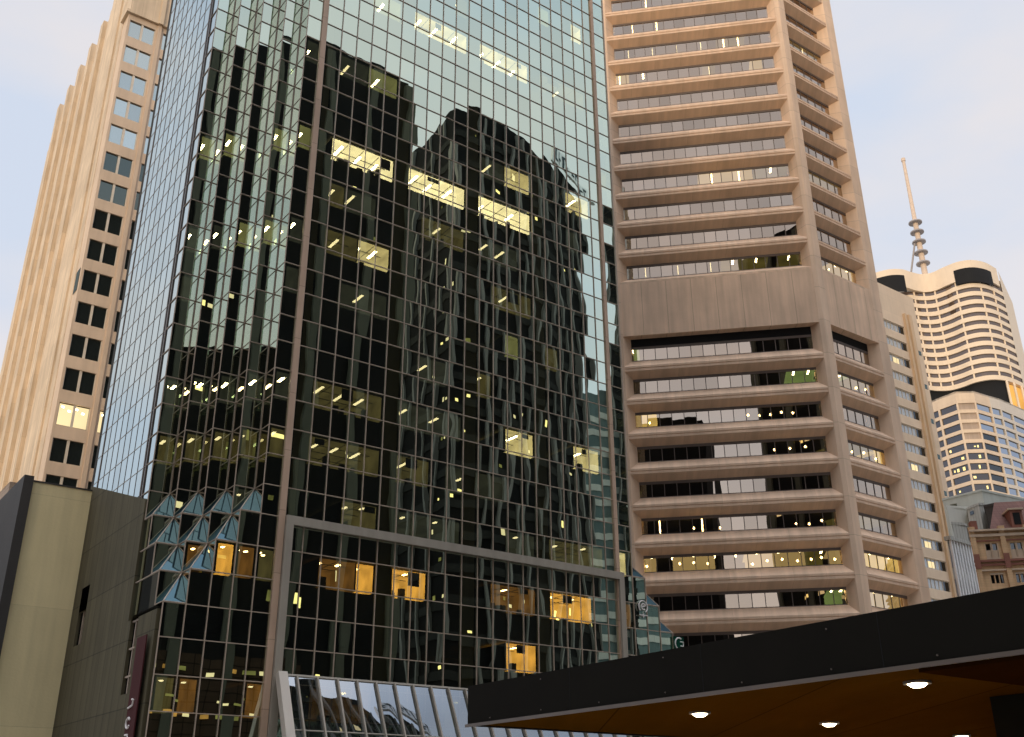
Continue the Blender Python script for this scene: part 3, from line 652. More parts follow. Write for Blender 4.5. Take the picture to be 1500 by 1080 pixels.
for a, c in cols_[:2]:
    for i, z in enumerate(zt):
        up = i < 5  # reflections put into the glass: sky-pale upper rows, dark lower rows
        g = MB(); mid = (a + c) / 2
        g.face([(a, .2, z - wh), (mid, .2, z - wh), (mid, .2, z), (a, .2, z)]); g.face([(mid, .2, z - wh), (c, .2, z - wh), (c, .2, z), (mid, .2, z)])
        lt = (i == 13)
        wo = g.build('window', M['b_yel'] if False else (M['sglass'] if up else M['dglass']), st)
        f = MB(); f.box(mid - .12, mid + .12, .06, .19, z - wh, z); f.box(a, a + .07, .08, .19, z - wh, z); f.box(c - .07, c, .08, .19, z - wh, z)
        f.build('window_frame', M['winframe'], wo)
        if lt:
            g = MB(); g.face([(a + .1, .195, z - wh + .1), (c - .1, .195, z - wh + .1), (c - .1, .195, z - .1), (a + .1, .195, z - .1)]); g.build('lit_room', M['b_cream'], st)
            for q in range(4): l = MB(); xx = a + .3 + q * .65; l.box(xx, xx + .25, .18, .19, z - .5 - .3 * (q % 2), z - .35 - .3 * (q % 2)); l.build('ceiling_lamp', M['lampw'], st)
g = MB()
for a, c in cols_[2:]:
    for z in zt: g.face([(a, .2, z - wh), (c, .2, z - wh), (c, .2, z), (a, .2, z)])
g.build('window', M['dglass'], st, kind='stuff')
b = MB(); b.box(-.35, 20, -.35, 2.2, ztopw, ztopw + .35); b.box(-.02, 20, -.3, 2.2, ztopw + .35, ZS); b.build('crown_wall', M['sand'], st)
for a in (3.4, 7.3): q = MB(); q.box(a, a + .5, -.5, -.302, ztopw, ZS); q.build('pilaster', M['sand'], st)
for nm, y0, y1, x0 in (('flank', 2.2, 9.4, 0), ):
    q = MB(); q.box(x0 - .05, 3, y0, 4.2, 0, ZS); q.box(x0 - .25, 3, 4.2, 6.6, 0, ZS); q.box(x0 + .0, 3, 6.6, 9.4, 0, ZS); q.build('flank_wall', M['sand'], st)
q = MB(); q.box(-.06, -.03, .4, 1.8, CAMZ + .49 * DS, CAMZ + .515 * DS); q.build('side_window', M['dglass'], st)
zc = CAMZ + .937 * DS
q = MB(); q.box(3.0, 24, 2.21, 45, 0, zc - .02); q.box(3.2, 24, 2.22, 9.4, zc, ZS - .1); q.build('body', M['sand'], st)
ys = [9.4, 14.75, 20.1, 25.4, 30.75, 36.0]
for i, y in enumerate(ys):
    q = MB(); zz = ZS if i == 0 else zc
    q.box(0, 3.0, y, y + 1.4, 0, zz); q.box(.22, 3.0, y + 1.401, y + 3.2, 0, zz - 5.0); q.box(.45, 3.0, y + 3.201, y + 5.33, 0, zz - 5.2); q.build('buttress', M['sand'], st)

# ================================================================== OLIVE BUILDING, LEFT
ob = thing('olive_building', 'blank olive rendered building with a dark clad left edge beside the podium stone wall', 'building', gw(-10.4, 17.9, 0), AF)
b = MB(); b.box(0, 3.92, 0, 12, 0, 23.02); b.build('wall', M['olive'], ob)
b = MB(); b.box(-.02, 3.94, -.05, 12.05, 23.02, 23.12); b.build('coping', M['dark'], ob)
b = MB(); b.box(-.62, -.003, -.35, 12, 0, 23.3); b.build('end_cladding', M['dark'], ob)
lb = thing('stone_lowrise', 'small pink stone building with dark windows at the far left edge', 'building', (*polar(-26.75, 84), 0), AF)
b = MB(); zz = CAMZ + .2855 * 84
b.wall(-.3, 4, 0, zz, [(.65, 3, z - 1.6, z) for z in (zz - 1.7, zz - 5.3, zz - 8.9, zz - 12.5)], 0, .3); b.build('front_wall', M['pink'], lb)
Tl = lambda s, d, z: (-.3 + d, 20 - s, z)
ops = [(s, s + 2.6, z - 2.2, z) for s in (1, 4.6, 8.2, 11.8, 15.6) for z in (zz - 1.5, zz - 5.1, zz - 8.7, zz - 12.3, zz - 15.9)]
b = MB(); b.wall(0, 20, 0, zz, ops, 0, .3, Tl); b.build('side_wall', M['pink'], lb)
for o in ops: g = MB(); g.face([(o[0], .28, o[2]), (o[1], .28, o[2]), (o[1], .28, o[3]), (o[0], .28, o[3])], Tl); g.build('window', M['dglass'], lb)
g = MB()
g.box(-.25, 3.9, .28, 19, 0, zz - .1); g.build('inner_wall', M['dark'], lb)
g = MB(); g.box(-.32, 4, -.02, 20, zz, zz + .06); g.build('coping', M['pink'], lb)

# ================================================================== SLIM CREAM TOWER (right)
sc_ = thing('cream_tower', 'slim cream stone tower with short window rows and a pilaster beside the brown tower', 'tower', (81.82, 186.87, 0), AF)
DC = 204.; zt = [CAMZ + DC * (.4403 - .0177 * i) for i in range(0, 24)]
ops = [(-16.5, -5.1, z - 1.85, z) for z in zt]
ZC = CAMZ + .4795 * DC
b = MB(); b.wall(-17, 0, 0, ZC, ops, 0, .35); b.face([(0, 0, 0), (0, 16, 0), (0, 16, ZC), (0, 0, ZC)]); b.face([(-17, 0, ZC), (0, 0, ZC), (0, 16, ZC), (-17, 16, ZC)]); b.build('wall', M['cream'], sc_)
for z in zt:
    g = MB()
    for i in range(8): xa = -16.5 + i * 1.2; g.face([(xa, .34, z - 1.85), (xa + 1.2, .34, z - 1.85), (xa + 1.2, .34, z), (xa, .34, z)])
    wo = g.build('window', M['pane_pale'], sc_)
    g = MB(); g.box(-6.9, -5.1, .28, .33, z - 1.85, z); g.build('dark_pane', M['rbglass'], wo)
    g = MB()
    for i in range(1, 9): xa = -16.5 + i * 1.2; g.box(xa - .04, xa + .04, .25, .335, z - 1.85, z)
    g.box(-16.5, -5.1, .2, .335, z - .12, z); g.build('window_frame', M['winframe'], wo)
for i in (2, 8, 12, 13): g = MB(); z = zt[i]; g.box(-10.3, -8.5, .3, .33, z - 1.6, z - .5); g.build('lit_room', M['b_cream'], sc_)
b = MB(); b.box(-4.9, -4.2, -.5, 0, 0, CAMZ + .455 * DC); b.box(-3.9, -2.9, -.75, 0, 0, CAMZ + .4545 * DC); b.build('pilaster', M['creamp'], sc_)
for z in zt[1::2]: b = MB(); b.box(-1.5, -.6, -.01, .2, z - 1.5, z - .5); b.build('small_window', M['dglass'], sc_)

# ================================================================== CURVED TOWER WITH MAST
mt_ = thing('curved_tower', 'pale cream tower with wavy balcony bands, dark louvres and a ringed mast on its roof', 'tower', (*polar(25, 392), 0))
O = Vector((*polar(25, 392), 0))
def curve(pts, n=8):
    P = [Vector((*polar(a, d), 0)) for a, d in pts]; P = [P[0] * 2 - P[1]] + P + [P[-1] * 2 - P[-2]]; r = []
    for i in range(1, len(P) - 2):
        for k in range(n):
            t = k / n; a, b_, c, d = P[i - 1], P[i], P[i + 1], P[i + 2]
            r.append(.5 * ((2 * b_) + (c - a) * t + (2 * a - 5 * b_ + 4 * c - d) * t * t + (3 * b_ - a - 3 * c + d) * t ** 3))
    r.append(P[-2]); return r
cvl = curve([(21.6, 384), (22.6, 382), (23.46, 382), (24.03, 384.8), (24.69, 386.4), (25.36, 385.0), (25.99, 382.5), (26.75, 382.2), (27.37, 385), (27.82, 389.5), (28.25, 396)])
cvp = curve([(21.6, 377.5), (22.6, 376.4), (23.34, 378.3), (23.83, 382.2), (24.32, 385.5), (24.9, 386.0), (25.55, 383.5), (26.3, 381.5), (27.04, 382.3), (27.7, 386.8), (28.19, 394)])
def ribbon(b, cv, z0, z1, off=0., thick=3., i0=0, i1=None):
    cv = cv[i0:i1]; rad = [v.normalized() for v in cv]
    for i in range(len(cv) - 1):
        p, q = cv[i] + rad[i] * off - O, cv[i + 1] + rad[i + 1] * off - O; pb, qb = p + rad[i] * thick, q + rad[i + 1] * thick
        for a in ([(p, z0), (q, z0), (q, z1), (p, z1)], [(pb, z0), (qb, z0), (q, z0), (p, z0)], [(p, z1), (q, z1), (qb, z1), (pb, z1)]): b.face([(v.x, v.y, z) for v, z in a], rnd=(.5, .5))
    for j, rd in ((0, rad[0]), (-1, rad[-1])):
        p = cv[j] + rd * off - O; pb = p + rd * thick; b.face([(p.x, p.y, z0), (pb.x, pb.y, z0), (pb.x, pb.y, z1), (p.x, p.y, z1)])
zl0 = CAMZ + 185.0; PF = 3.42
for i in range(12):
    z = zl0 - PF * i
    b = MB(); ribbon(b, cvl, z - 1.75, z); b.build('balcony', M['white'], mt_)
    b = MB(); ribbon(b, cvl, z, z + PF - 1.75, off=.55 if i else .5, thick=1)
    wo = b.build('window', M['cglass'], mt_)
    for j in (20, 27, 34, 48, 62, 72): 
        b = MB(); v = cvl[j]; rd = v.normalized(); tg = Vector((rd.y, -rd.x, 0)); p = v - O
        b.box(-.3, .3, .15, .9, z, z + PF - 1.55, (lambda s, d, zz_, p=p, rd=rd, tg=tg: tuple(p + tg * s + rd * d + Vector((0, 0, zz_))))); b.build('post', M['white'], wo)
    if i in (2, 5, 7, 9): pass
b = MB(); ztp = CAMZ + 194.5; ribbon(b, cvp, zl0 + PF - 1.75, ztp, thick=2.5); b.build('parapet', M['white'], mt_)
for j0, j1, za, zb2 in ((1, 18, 184.6, 191.8), (53, 76, 185.0, 191.2)):
    j0, j1 = (int(j0), int(j1)); b = MB(); ribbon(b, cvp, CAMZ + za, CAMZ + zb2, off=-.25, thick=.2, i0=j0, i1=j1); b.build('louvre', M['black'], mt_)
body = [cvl[i] * 1.008 + cvl[i].normalized() * 2.5 - O for i in range(0, len(cvl), 4)]; back = [v + v.normalized() * 0 + (O.normalized() * 26) for v in body][::-1]
b = MB(); b.prism([(v.x, v.y) for v in body + back], 0, ztp - 2); b.build('body', M['wgrey'], mt_)
# side wall at the right with fine lines
b = MB(); e_ = cvl[-1] - O; e2_ = e_ + O.normalized() * 30 + Vector((5, 0, 0))
b.face([(e_.x, e_.y, CAMZ + 146), (e2_.x, e2_.y, CAMZ + 146), (e2_.x, e2_.y, ztp), (e_.x, e_.y, ztp)]); b.build('side_wall', M['white'], mt_)
# shade below the balconies painted as a black drum, lit terrace at its right
b = MB(); ribbon(b, cvl, CAMZ + 120, zl0 - PF * 11 - 1.6, off=.9, thick=3, i0=8, i1=66); b.build('recessed_storey', M['black'], mt_)
b = MB(); ribbon(b, cvl, CAMZ + 128, zl0 - PF * 11 - 1.6, off=4, thick=3, i0=64, i1=None); b.build('terrace_glow_wall', M['glow'], mt_)  # lamplight on the terrace put into the wall as emission
for j in (66, 72, 78):
    v = cvl[j] - O; b = MB(); b.tube([Vector((v.x, v.y, CAMZ + 120)), Vector((v.x, v.y, zl0 - PF * 11 - 1.7))], [.45, .45], 8); b.build('column', M['white'], mt_)
ma = Vector((*polar(24.53, 388), 0)) - O
b = MB(); z0 = CAMZ + 388 * .485; mz = lambda t: CAMZ + 388 * t
b.tube([Vector((ma.x, ma.y, z)) for z in (z0, mz(.513), mz(.567), mz(.5675), mz(.640))], [1.15, 1.1, .95, .85, .62], 12)
b.tube([Vector((ma.x, ma.y, z)) for z in (mz(.6395), mz(.643))], [.85, .85], 12)
mo = b.build('mast', M['steel'], mt_)
for t in (.515, .5275, .540, .5515, .563):
    b = MB(); b.tube([Vector((ma.x, ma.y, mz(t))), Vector((ma.x, ma.y, mz(t) + .5))], [2.6, 2.6], 16)
    b.tube([Vector((ma.x, ma.y, mz(t) + .5)), Vector((ma.x, ma.y, mz(t) + 1.2))], [1.9, 1.5], 16); b.build('ring', M['steel2'], mo)
b = MB(); b.tube([Vector((ma.x - 4.6, ma.y + 2, mz(.507))), Vector((ma.x - 1.6, ma.y, mz(.541)))], [.38, .38], 8); b.build('brace', M['steel2'], mo)

# ================================================================== FACETED OFFICE BLOCK
fb = thing('faceted_office', 'faceted cream office block with gridded windows in front of the curved tower', 'office block', (*polar(24.83, 330), 0))
O2 = Vector((*polar(24.83, 330), 0))
fac = [(22.6, 340.5), (23.92, 333.8), (24.88, 330), (25.80, 332), (26.50, 338.5), (26.96, 342.5), (27.45, 349), (28.02, 357), (28.75, 368)]
ZF = CAMZ + .3747 * 330
PP_ = [Vector((*polar(a, d), 0)) - O2 for a, d in fac]
rows = [CAMZ + .3618 * 331 - 3.28 * i for i in range(15)]
for i in range(len(PP_) - 1):
    p, q = PP_[i], PP_[i + 1]; e = (q - p).normalized(); n = Vector((-e.y, e.x, 0)); ln = (q - p).length
    T = (lambda s, d, z, p=p, e=e, n=n: tuple(p + e * s + n * d + Vector((0, 0, z))))
    mgn = .35; zo = 0
    ops = [(mgn, ln - mgn, z - 2.15, z) for z in rows]
    b = MB(); b.wall(0, ln, 0, ZF, ops, 0, .4, T)
    b.build('wall', M['cream'] if i < 4 else M['wgrey'], fb)
    for r_, z in enumerate(rows[:12]):
        g = MB(); g.face([(mgn, .38, z - 2.15), (ln - mgn, .38, z - 2.15), (ln - mgn, .38, z), (mgn, .38, z)], T)
        if i >= 4: m_ = M['blue']
        elif i == 3: m_ = M['blue'] if r_ < 3 else M['rbglass']
        elif i == 2 and r_ < 4: m_ = M['pink']
        else: m_ = M['fglass']
        wo = g.build('window', m_, fb)
        if i < 3 and r_ >= 4:
            for q_ in range(random.choice((1, 2, 2, 3)) if r_ in (4, 6) else random.choice((0, 1, 1))): g = MB(); s_ = random.uniform(.6, ln - 1.3); h_ = random.uniform(.3, 1.2); g.box(s_, s_ + random.uniform(.4, .9), .30, .34, z - 1.1 - h_ / 2, z - 1.1 + h_ / 2, T); g.build('lit_room', M['b_yel'], wo)
b = MB(); b.prism([(v.x, v.y) for v in PP_] + [(v.x + 10, v.y + 25) for v in PP_[::-1]], ZF - .5, ZF - .01); b.build('roof', M['wgrey'], fb)
b = MB()
b.prism([(v.x * 1 , v.y + 1.0) for v in PP_] + [(v.x + 10, v.y + 24) for v in PP_[::-1]], 0, ZF - .6); b.build('inner_wall', M['black'], fb)

# ================================================================== GREY BUILDINGS
def block(name, label, az0, azc, az1, D, t0, tc_, t1, mat, cat='building', depth=14):
    """a block whose near corner is at azc; the heights come from the corner"""
    z = CAMZ + tc_ * D; o = thing(name, label, cat, (*polar(azc, D), 0)); Oc = Vector((*polar(azc, D), 0))
    a = Vector((*polar(az0, tc_ * D / t0), 0)) - Oc; c = Vector((*polar(az1, tc_ * D / t1), 0)) - Oc
    return o, a, c, z
def simple_block(name, label, az0, azc, az1, D, t0, tc_, t1, mat):
    o, a, c, z = block(name, label, az0, azc, az1, D, t0, tc_, t1, mat)
    rd = Vector((*polar(azc, 1), 0)); b = MB(); b.prism([(a.x, a.y), (0, 0), (c.x, c.y), (c.x + rd.x * 12, c.y + rd.y * 12), (a.x + rd.x * 12, a.y + rd.y * 12)], 0, z); w_ = b.build('wall', mat, o)
    b = MB(); b.prism([(a.x - .1, a.y), (0, -.15), (c.x + .1, c.y), (c.x + rd.x * 12, c.y + rd.y * 12), (a.x + rd.x * 12, a.y + rd.y * 12)], z, z + .3); b.build('coping', mat, o)
    return o, a, c, z
def dark_win(o, a, c, side, s0, s1, z0, z1, mat='dglass'):
    p, q = (a, Vector((0, 0, 0))) if side == 0 else (Vector((0, 0, 0)), c); e = (q - p).normalized(); n = Vector((-e.y, e.x, 0))
    b = MB(); b.box(s0, s1, -.06, .02, z0, z1, lambda s, d, z: tuple(p + e * s + n * d + Vector((0, 0, z)))); b.build('window', M[mat], o)
o, a, c, z = simple_block('grey_building', 'large plain grey rendered block below the faceted office', 23.3, 25.25, 27.2, 160, .2712, .2755, .262, M['grey'])
dark_win(o, a, c, 0, 1.0, 2.0, z - 1.4, z - .9)
o, a, c, z = simple_block('plant_room', 'light grey box shaped plant room in front of the grey block', 23.45, 24.40, 24.44, 150, .2645, .2606, .2604, M['lgrey'])
dark_win(o, a, c, 0, 1.6, 2.0, z - 6.6, z - 6.1)
o, a, c, z = simple_block('ribbed_plant_room', 'ribbed grey sheet plant room with a small dark vent near its top', 24.38, 24.98, 25.30, 146, .2600, .2632, .2615, M['ribgrey'])
dark_win(o, a, c, 0, .5, 1.2, z - .9, z - .4, 'rbglass')
simple_block('dark_plant_room', 'dark charcoal plant room between the ribbed one and the slate roof', 25.22, 25.80, 26.0, 143, .2605, .2615, .2590, M['dark'])
simple_block('roof_shed', 'low dark grey rooftop shed beside the cream tower', 23.55, 24.10, 24.2, 140, .2485, .2460, .2450, M['ribgrey'])
# white fronted office with vertical fins
wo_, a, c, z = block('white_office', 'narrow office with close white vertical fins beside the brick building', 23.28, 24.50, 24.7, 132, .2345, .2250, .2240, M['signw'], 'office block')
p = a; e = (Vector((0, 0, 0)) - a).normalized(); n = Vector((-e.y, e.x, 0)); ln = a.length
T = lambda s, d, zz_: tuple(p + e * s + n * d + Vector((0, 0, zz_)))
b = MB(); b.prism([T(0, .3, 0)[:2], T(ln, .3, 0)[:2], (T(ln, .3, 0)[0] + 4.2, T(ln, .3, 0)[1] + 9), (T(0, .3, 0)[0] + 4.2, T(0, .3, 0)[1] + 9)], 0, z); b.build('wall', M['blind'], wo_)
for i in range(8):
    g = MB(); zz = z - 1.2 - 3.3 * i; g.box(0, ln, .22, .29, zz - 1.9, zz, T); g.build('window', M['blue'], wo_)
for i in range(int(ln / .62)): g = MB(); g.box(.2 + i * .62, .42 + i * .62, -.05, .215, 0, z, T); g.build('fin', M['signw'], wo_)
b = MB(); b.box(-.1, ln + .1, -.2, .6, z, z + .45, T); b.build('cornice', M['ribgrey'], wo_)

# ================================================================== HERITAGE BRICK BUILDING
DH = 110.
hb = thing('brick_building', 'old ochre and red brick building with slate roof and arched windows above the canopy', 'building', (*polar(24.35, 111.2), 0))
T_ = frame(Vector((0, 0, 0)), E1); ze = CAMZ + .2395 * 111
T = lambda s, d, z: T_(s * .6, d * .6, 0 if z == 0 else ze + (z - ze) * .6)
wx = [(1.7, 3.9), (5.6, 7.8), (9.5, 11.7), (13.4, 15.6)]
ops = []
for a_, c_ in wx:
    m_ = (a_ + c_) / 2; ops += [(a_ + .2, m_ - .15, ze - 4.4, ze - 2.0), (m_ + .15, c_ - .2, ze - 4.4, ze - 2.0)]
    for s_ in (a_ + .1, m_ - .3, c_ - .7): ops.append((s_, s_ + .55, ze - 8.6, ze - 7.2))
b = MB(); b.wall(0, 22, 0, ze, ops, 0, .35, T); b.face([(0, 0, 0), (5.6, 12, 0), (5.6, 12, ze), (0, 0, ze)][::-1], T); b.build('wall', M['brick'], hb)
for o_ in ops:
    big_ = o_[3] - o_[2] > 2
    g = MB(); g.face([(o_[0], .3, o_[2]), (o_[1], .3, o_[2]), (o_[1], .3, o_[3]), (o_[0], .3, o_[3])], T); wn = g.build('window', M['rbglass'], hb)
    g = MB()
    if big_:
        g.box(o_[0] - .12, o_[0], -.08, .25, o_[2], o_[3], T); g.box(o_[1], o_[1] + .12, -.08, .25, o_[2], o_[3], T); g.box(o_[0], o_[1], .15, .28, o_[2], o_[2] + 1.3, T); g.box(o_[0] - .15, o_[1] + .15, -.12, .1, o_[2] - .25, o_[2], T)
    else: g.box(o_[0] - .08, o_[1] + .08, -.06, .1, o_[3], o_[3] + .25, T)
    g.build('surround', M['trim'], wn)
for s_ in (-.3, 4.35, 8.25, 12.15, 16.05):
    g = MB(); g.box(s_, s_ + .8, -.4, 0, 0, ze + .3, T); g.box(s_ - .1, s_ + .9, -.55, 0, ze + .302, ze + .8, T); g.build('pier', M['brick'], hb)
    g = MB(); g.box(s_ - .05, s_ + .85, -.5, -.402, ze - 6.2, ze - 3.8, T); g.build('corbel', M['redb'], hb)
for z0_, z1_, m_, d_ in ((-.9, -.45, 'trim', .45), (-1.65, -1.45, 'redb', .25), (-5.1, -4.75, 'redb', .45), (-5.75, -5.4, 'redb', .3), (-6.6, -6.35, 'trim', .35), (0, .3, 'trim', .7)):
    g = MB(); g.box(-.35, 22, -d_, -.003, ze + z0_, ze + z1_, T); g.build('string_course', M[m_], hb)
g = MB()
def roofpoly(b, s0, s1, z0, z1, inset, T, d=12):
    b.face([(s0, -.3, z0), (s1, -.3, z0), (s1, d / 2, z1), (s0 + inset, d / 2, z1)], T)
    b.face([(s0, -.3, z0), (s0 + inset, d / 2, z1), (s0 + 5, d, z0)], T)
roofpoly(g, 3.0, 22, ze + .3, ze + 6.6, 3.4, T); g.build('roof', M['roof'], hb)
for s_, h_ in ((6.6, 3.4), (11.6, 3.4)):
    g = MB(); g.extr([(-.4, ze + .3), (3.5, ze + .3), (3.5, ze + h_), (-.4, ze + h_)], s_, s_ + 1.9, T)
    dm = g.build('dormer', M['redb'], hb); g = MB(); g.box(s_ + .4, s_ + 1.5, -.46, -.405, ze + .9, ze + h_ - .5, T); g.build('dormer_window', M['black'], dm)
    g = MB(); g.box(s_ - .3, s_ + 2.2, -.7, 3, ze + h_, ze + h_ + .25, T); g.build('dormer_hood', M['trim'], dm)
g = MB(); g.box(0.3, 1.3, .2, 1.6, ze + .3, ze + 2.0, T); g.build('chimney', M['redb'], hb)

# ================================================================== CANOPY
CN = Vector((-.82, 19.1, 0)); cz0, cz1 = CAMZ + 1.60, CAMZ + 2.275
uu = Vector((math.cos(AF), math.sin(AF), 0)); dn = Vector((math.sin(AF), -math.cos(AF), 0))
cn = thing('street_canopy', 'dark flat street canopy with glowing downlights in its brown soffit in the foreground', 'canopy', CN)
Tc = lambda s, d, z: tuple(dn * s + uu * d + Vector((0, 0, z)))      # s along the long edge towards the camera side
b = MB(); b.box(0, 26, 0, .12, cz0, cz1, Tc); b.box(0, 26, .12, 15, cz1 - .1, cz1, Tc); b.box(0, .12, .12, 15, cz0, cz1 - .1, Tc); b.build('fascia', M['canfas'], cn)
b = MB(); b.box(-.03, 26, -.035, .0, cz0 - .02, cz0 + .03, Tc); b.build('drip_edge', M['cantrim'], cn)
lamps = [(2.92, 17.05), (5.50, 19.0), (5.04, 13.4), (9.0, 22.0)]
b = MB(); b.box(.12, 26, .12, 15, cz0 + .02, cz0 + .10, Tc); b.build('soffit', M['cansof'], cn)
for i, (x, y) in enumerate(lamps):
    P = Vector((x, y, 0)) - CN
    b = MB(); b.tube([Vector((P.x, P.y, cz0 - .012)), Vector((P.x, P.y, cz0 + .019))], [.17, .17], 20); dl = b.build('downlight', M['cantrim'], cn)
    b = MB(); b.tube([Vector((P.x, P.y, cz0 - .05)), Vector((P.x, P.y, cz0 - .0125))], [.07, .12], 20); b.build('lens', M['down'], dl)
    ld = bpy.data.lights.new('downlight_lamp', 'SPOT'); ld.energy = 420; ld.color = (1, .62, .25); ld.spot_size = R(120); ld.spot_blend = .6; ld.shadow_soft_size = .1
    lo = bpy.data.objects.new('downlight_lamp', ld); COL.objects.link(lo); lo.parent = dl; lo.location = (P.x, P.y, cz0 - .06)
s_of = lambda x, y: ((Vector((x, y, 0)) - CN).dot(dn), (Vector((x, y, 0)) - CN).dot(uu))
sa_2, da_2 = s_of(6.66, 15.1)
b = MB(); b.box(sa_2, sa_2 + 1.1, da_2, da_2 + 1.6, 0, cz0 + .01, Tc); b.box(sa_2 - .04, sa_2 + 1.14, da_2 - .04, da_2 + 1.64, 0, .15, Tc); b.build('column', M['canfas'], cn)
b = MB(); b.box(sa_2 + 1.2, 26, .13, 15, cz0 - .045, cz0 + .018, Tc); b.build('soffit_shade_panel', M['canfas2'], cn)  # shade of the unlit near soffit put into a darker panel
for i in range(18):
    s_ = .7 + i * 1.42
    for zz in (cz0 + .10, cz1 - .10) if i % 2 else (cz0 + .09,):
        b = MB(); P = Vector(Tc(s_, -.012, zz)); b.tube([P, P - uu * .012], [.011, .009], 8); b.build('bolt', M['cantrim'], cn)
b = MB()
for i in range(1, 9): b.box(i * 2.84 - .004, i * 2.84 + .004, -.003, .05, cz0 + .03, cz1 - .002, Tc)
b.build('panel_joints', M['black'], cn)
b = MB()
for s_, d_ in ((15.5, 3), (15.5, 10)): b.box(s_, s_ + .8, d_, d_ + .8, 0, cz0 + .01, Tc)
b.build('column', M['canfas'], cn)

# ================================================================== BUILDINGS SEEN IN REFLECTION
def tower(name, label, pts, H, mat, depth=16, dirv=None):
    o = thing(name, label, 'office tower', (pts[0][0], pts[0][1], 0)); O_ = Vector((*pts[0], 0))
    dv = dirv or -Vector((-math.sin(AF), math.cos(AF), 0))
    P = [Vector((*p, 0)) - O_ for p in pts]; b = MB(); b.prism([(v.x, v.y) for v in P] + [(v.x + dv.x * depth, v.y + dv.y * depth) for v in P[::-1]], 0, H); b.build('body', mat, o)
    return o, P, O_
def deco(o, P, H, rib=2.6, ribmat='rbrib', fl=3.7, wmat='rbglass', ribw=.35, bands=None, lits=()):
    for i in range(len(P) - 1):
        p, q = P[i], P[i + 1]; e = (q - p).normalized(); n = Vector((e.y, -e.x, 0)); ln = (q - p).length
        if n.dot(Vector((-13, 58, 0)) - (p + o.location)) < 0: n = -n
        T = lambda s, d, z, p=p, e=e, n=n: tuple(p + e * s + n * d + Vector((0, 0, z)))
        if rib:
            k = max(1, round(ln / rib))
            for j in range(k + 1): b = MB(); s = ln * j / k; b.box(s - ribw / 2, s + ribw / 2, .02, .5, 0, H - .8, T); b.build('rib', M[ribmat], o)
        if bands: b = MB(); [b.box(0, ln, .01, .12, z, z + 1.3, T) for z in [fl * m for m in range(1, int(H / fl))]]; b.build('spandrel_band', M[bands], o)
        for (ii, s0, s1, z, mt) in lits:
            if ii == i: b = MB(); b.box(s0 * ln, s0 * ln + (s1 - s0) * ln * .7, .08, .15, z, z + random.choice((.35, .5, .7, 1.2)), T); b.build('lit_window', M[mt], o)
rl = lambda z: CAMZ + z
ro, P, _ = tower('ribbed_tower', 'dark ribbed office tower across the street, mirrored in the glass tower', [(90, 20), (80.7, 30.9), (77.4, 34.9), (81.5, 38.6), (83.0, 40.1), (89.9, 43.0), (96.5, 45.8), (101.4, 46.7), (113.5, 48.7)], 121.6, M['rb'], 14, Vector((.98, -.2, 0)))
lt_ = []
for _i in range(46):
    i = random.choice((1, 2, 4, 4, 5, 5, 6, 7, 8)) if _i % 3 else 1; s = random.uniform(.05, .75)
    lt_.append((min(i, 7), s, s + random.uniform(.06, .2), 5.2 * random.randint(4, 22) + 1.5, random.choice(('b_cream', 'b_cream', 'b_yel', 'b_olive'))))
deco(ro, P, 121.6, rib=4.2, ribw=.5, fl=5.2, bands='rbband', lits=lt_)
# white roof sign on that tower
sn = thing('roof_sign', 'white roof sign with dark letters on the ribbed tower, seen mirrored', 'sign', (100.6, 47.2, 121.6), math.atan2(2.0, 12.1))
b = MB(); b.box(.3, 17.5, -.2, .2, .5, 4.6); b.build('panel', M['signw'], sn)
b = MB()
for i in range(9): b.box(1 + i * 1.8, 1.35 + i * 1.8, .21, .26, 1.2, 4); b.box(1.35 + i * 1.8, 2.2 + i * 1.8, .21, .26, (1.2, 2.4, 3.5)[i % 3], (1.7, 2.9, 4.0)[i % 3])
b.build('letters', M['signb'], sn)
b = MB()
for xx in (1.5, 6, 11, 16): b.box(xx, xx + .15, -.1, .1, 0, .5)
b.build('legs', M['mull_dark'], sn)
p1 = Vector((45.2, 40.0, 0)); ul = Vector((math.cos(AF), math.sin(AF), 0)); p0 = p1 - ul * 31.5
ko, P, _ = tower('black_tower', 'black slab office block with olive piers standing right of the canopy, mirrored in the glass', [tuple(p0[:2]), tuple(p1[:2])], 100.2, M['rb'], 11)
lt_ = [(0, s, s + random.uniform(.02, .06), 3.7 * f + 1.2, random.choice(('b_yel', 'b_cream', 'b_olive'))) for f in (4, 6, 7, 9, 11, 13, 16, 19, 21) for s in [random.uniform(.02, .9) for _ in range(3)]]
deco(ko, P, 100.2, rib=6.3, ribmat='rbol', ribw=1.1, bands=None, lits=lt_)
deco(ko, [Vector((0, 0, 0)), Vector((0, 0, 0)) + ul * .01], 10, rib=0)
tower('far_black_tower', 'dark office block behind the camera that shuts off the sky in the bronze windows', [(-75, -30), (2.2, -40)], 92.2, M['rb'], 15, Vector((0, -1, 0)))
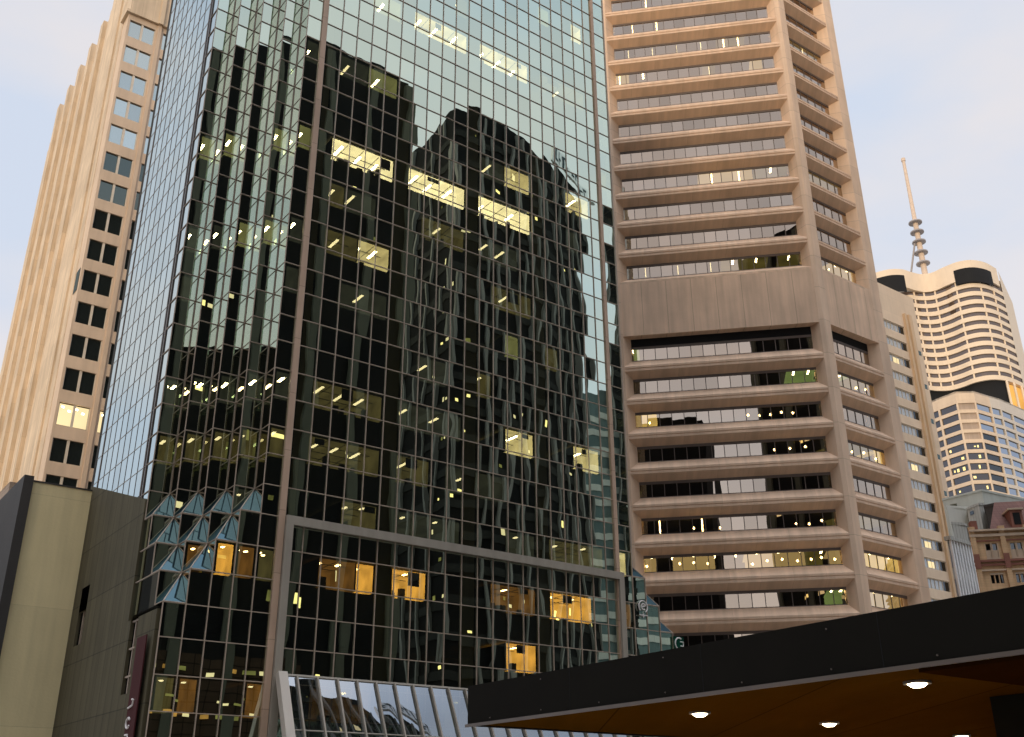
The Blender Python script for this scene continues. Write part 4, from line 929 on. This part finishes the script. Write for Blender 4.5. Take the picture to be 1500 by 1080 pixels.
tower('west_block', 'dark block on the far left of the street, shading the lower fronts', [(-105, 15), (-62, -38)], 41, M['rb'], 15, Vector((-.8, -.6, 0)))
to, P, _ = tower('teal_tower', 'pale teal tower far down the street, seen only as a reflection', [(126, 44), (140, 62)], 84, M['tealc'], 15, Vector((.8, -.6, 0)))
deco(to, P, 84, rib=0, bands='lgrey')

tower('rear_tower', 'tall dark block behind the camera, mirrored in the stepped corner panes', [(13, -78), (70, -84)], 94, M['rb'], 15, Vector((0, -1, 0)))
eo, P, _ = tower('added_dark_tower', 'unseen dark tower added to darken the reflection in the last bays of the glass front', [(129.4, 51.5), (186, 75)], 130, M['rb'], 14, Vector((.98, -.2, 0)))  # added out of view to darken what the last bays mirror
deco(eo, P, 130, rib=5.2, ribw=.5, fl=5.2, bands='rbband', lits=[(0, random.uniform(.05, .9), random.uniform(.92, .99), 5.2 * f + 1, 'b_olive') for f in (5, 9, 12, 16, 19)])

# lit lower storeys of the black tower, which show in the lowest panes of the glass tower
Tk = lambda x_, d, z: (ul.x * x_ - ul.y * d, ul.y * x_ + ul.x * d, z)
b = MB(); b.box(.5, 20, .02, .35, 5.5, 17.5, Tk); b.build('podium_front', M['podfront'], ko)
for zi, z in enumerate((7.2, 9.0, 11.6, 13.2, 15.8)):
    for i in range(13):
        if random.random() < .75:
            b = MB(); x_ = 1.2 + i * 1.45; b.box(x_, x_ + .85, .36, .42, z, z + (.22 if zi % 2 else .4), Tk); b.build('lit_window', M[random.choice(('b_cream', 'room_or2', 'b_olive'))], ko)
nb = thing('north_block', 'dark block up the street with uneven roof plant, mirrored low in the blue side glass', 'building', (-150, 135, 0))
b = MB(); b.prism([(0, 0), (62, 48), (50, 62), (-12, 14)], 0, 57); b.build('body', M['dark'], nb)
b = MB()
for x_, y_, h_ in ((6, 8, 4), (18, 16, 2.5), (30, 27, 5), (44, 38, 3)): b.prism([(x_, y_), (x_ + 7, y_ + 5), (x_ + 3, y_ + 11), (x_ - 4, y_ + 6)], 57, 57 + h_); b.build('roof_plant', M['dark'], nb); b = MB()
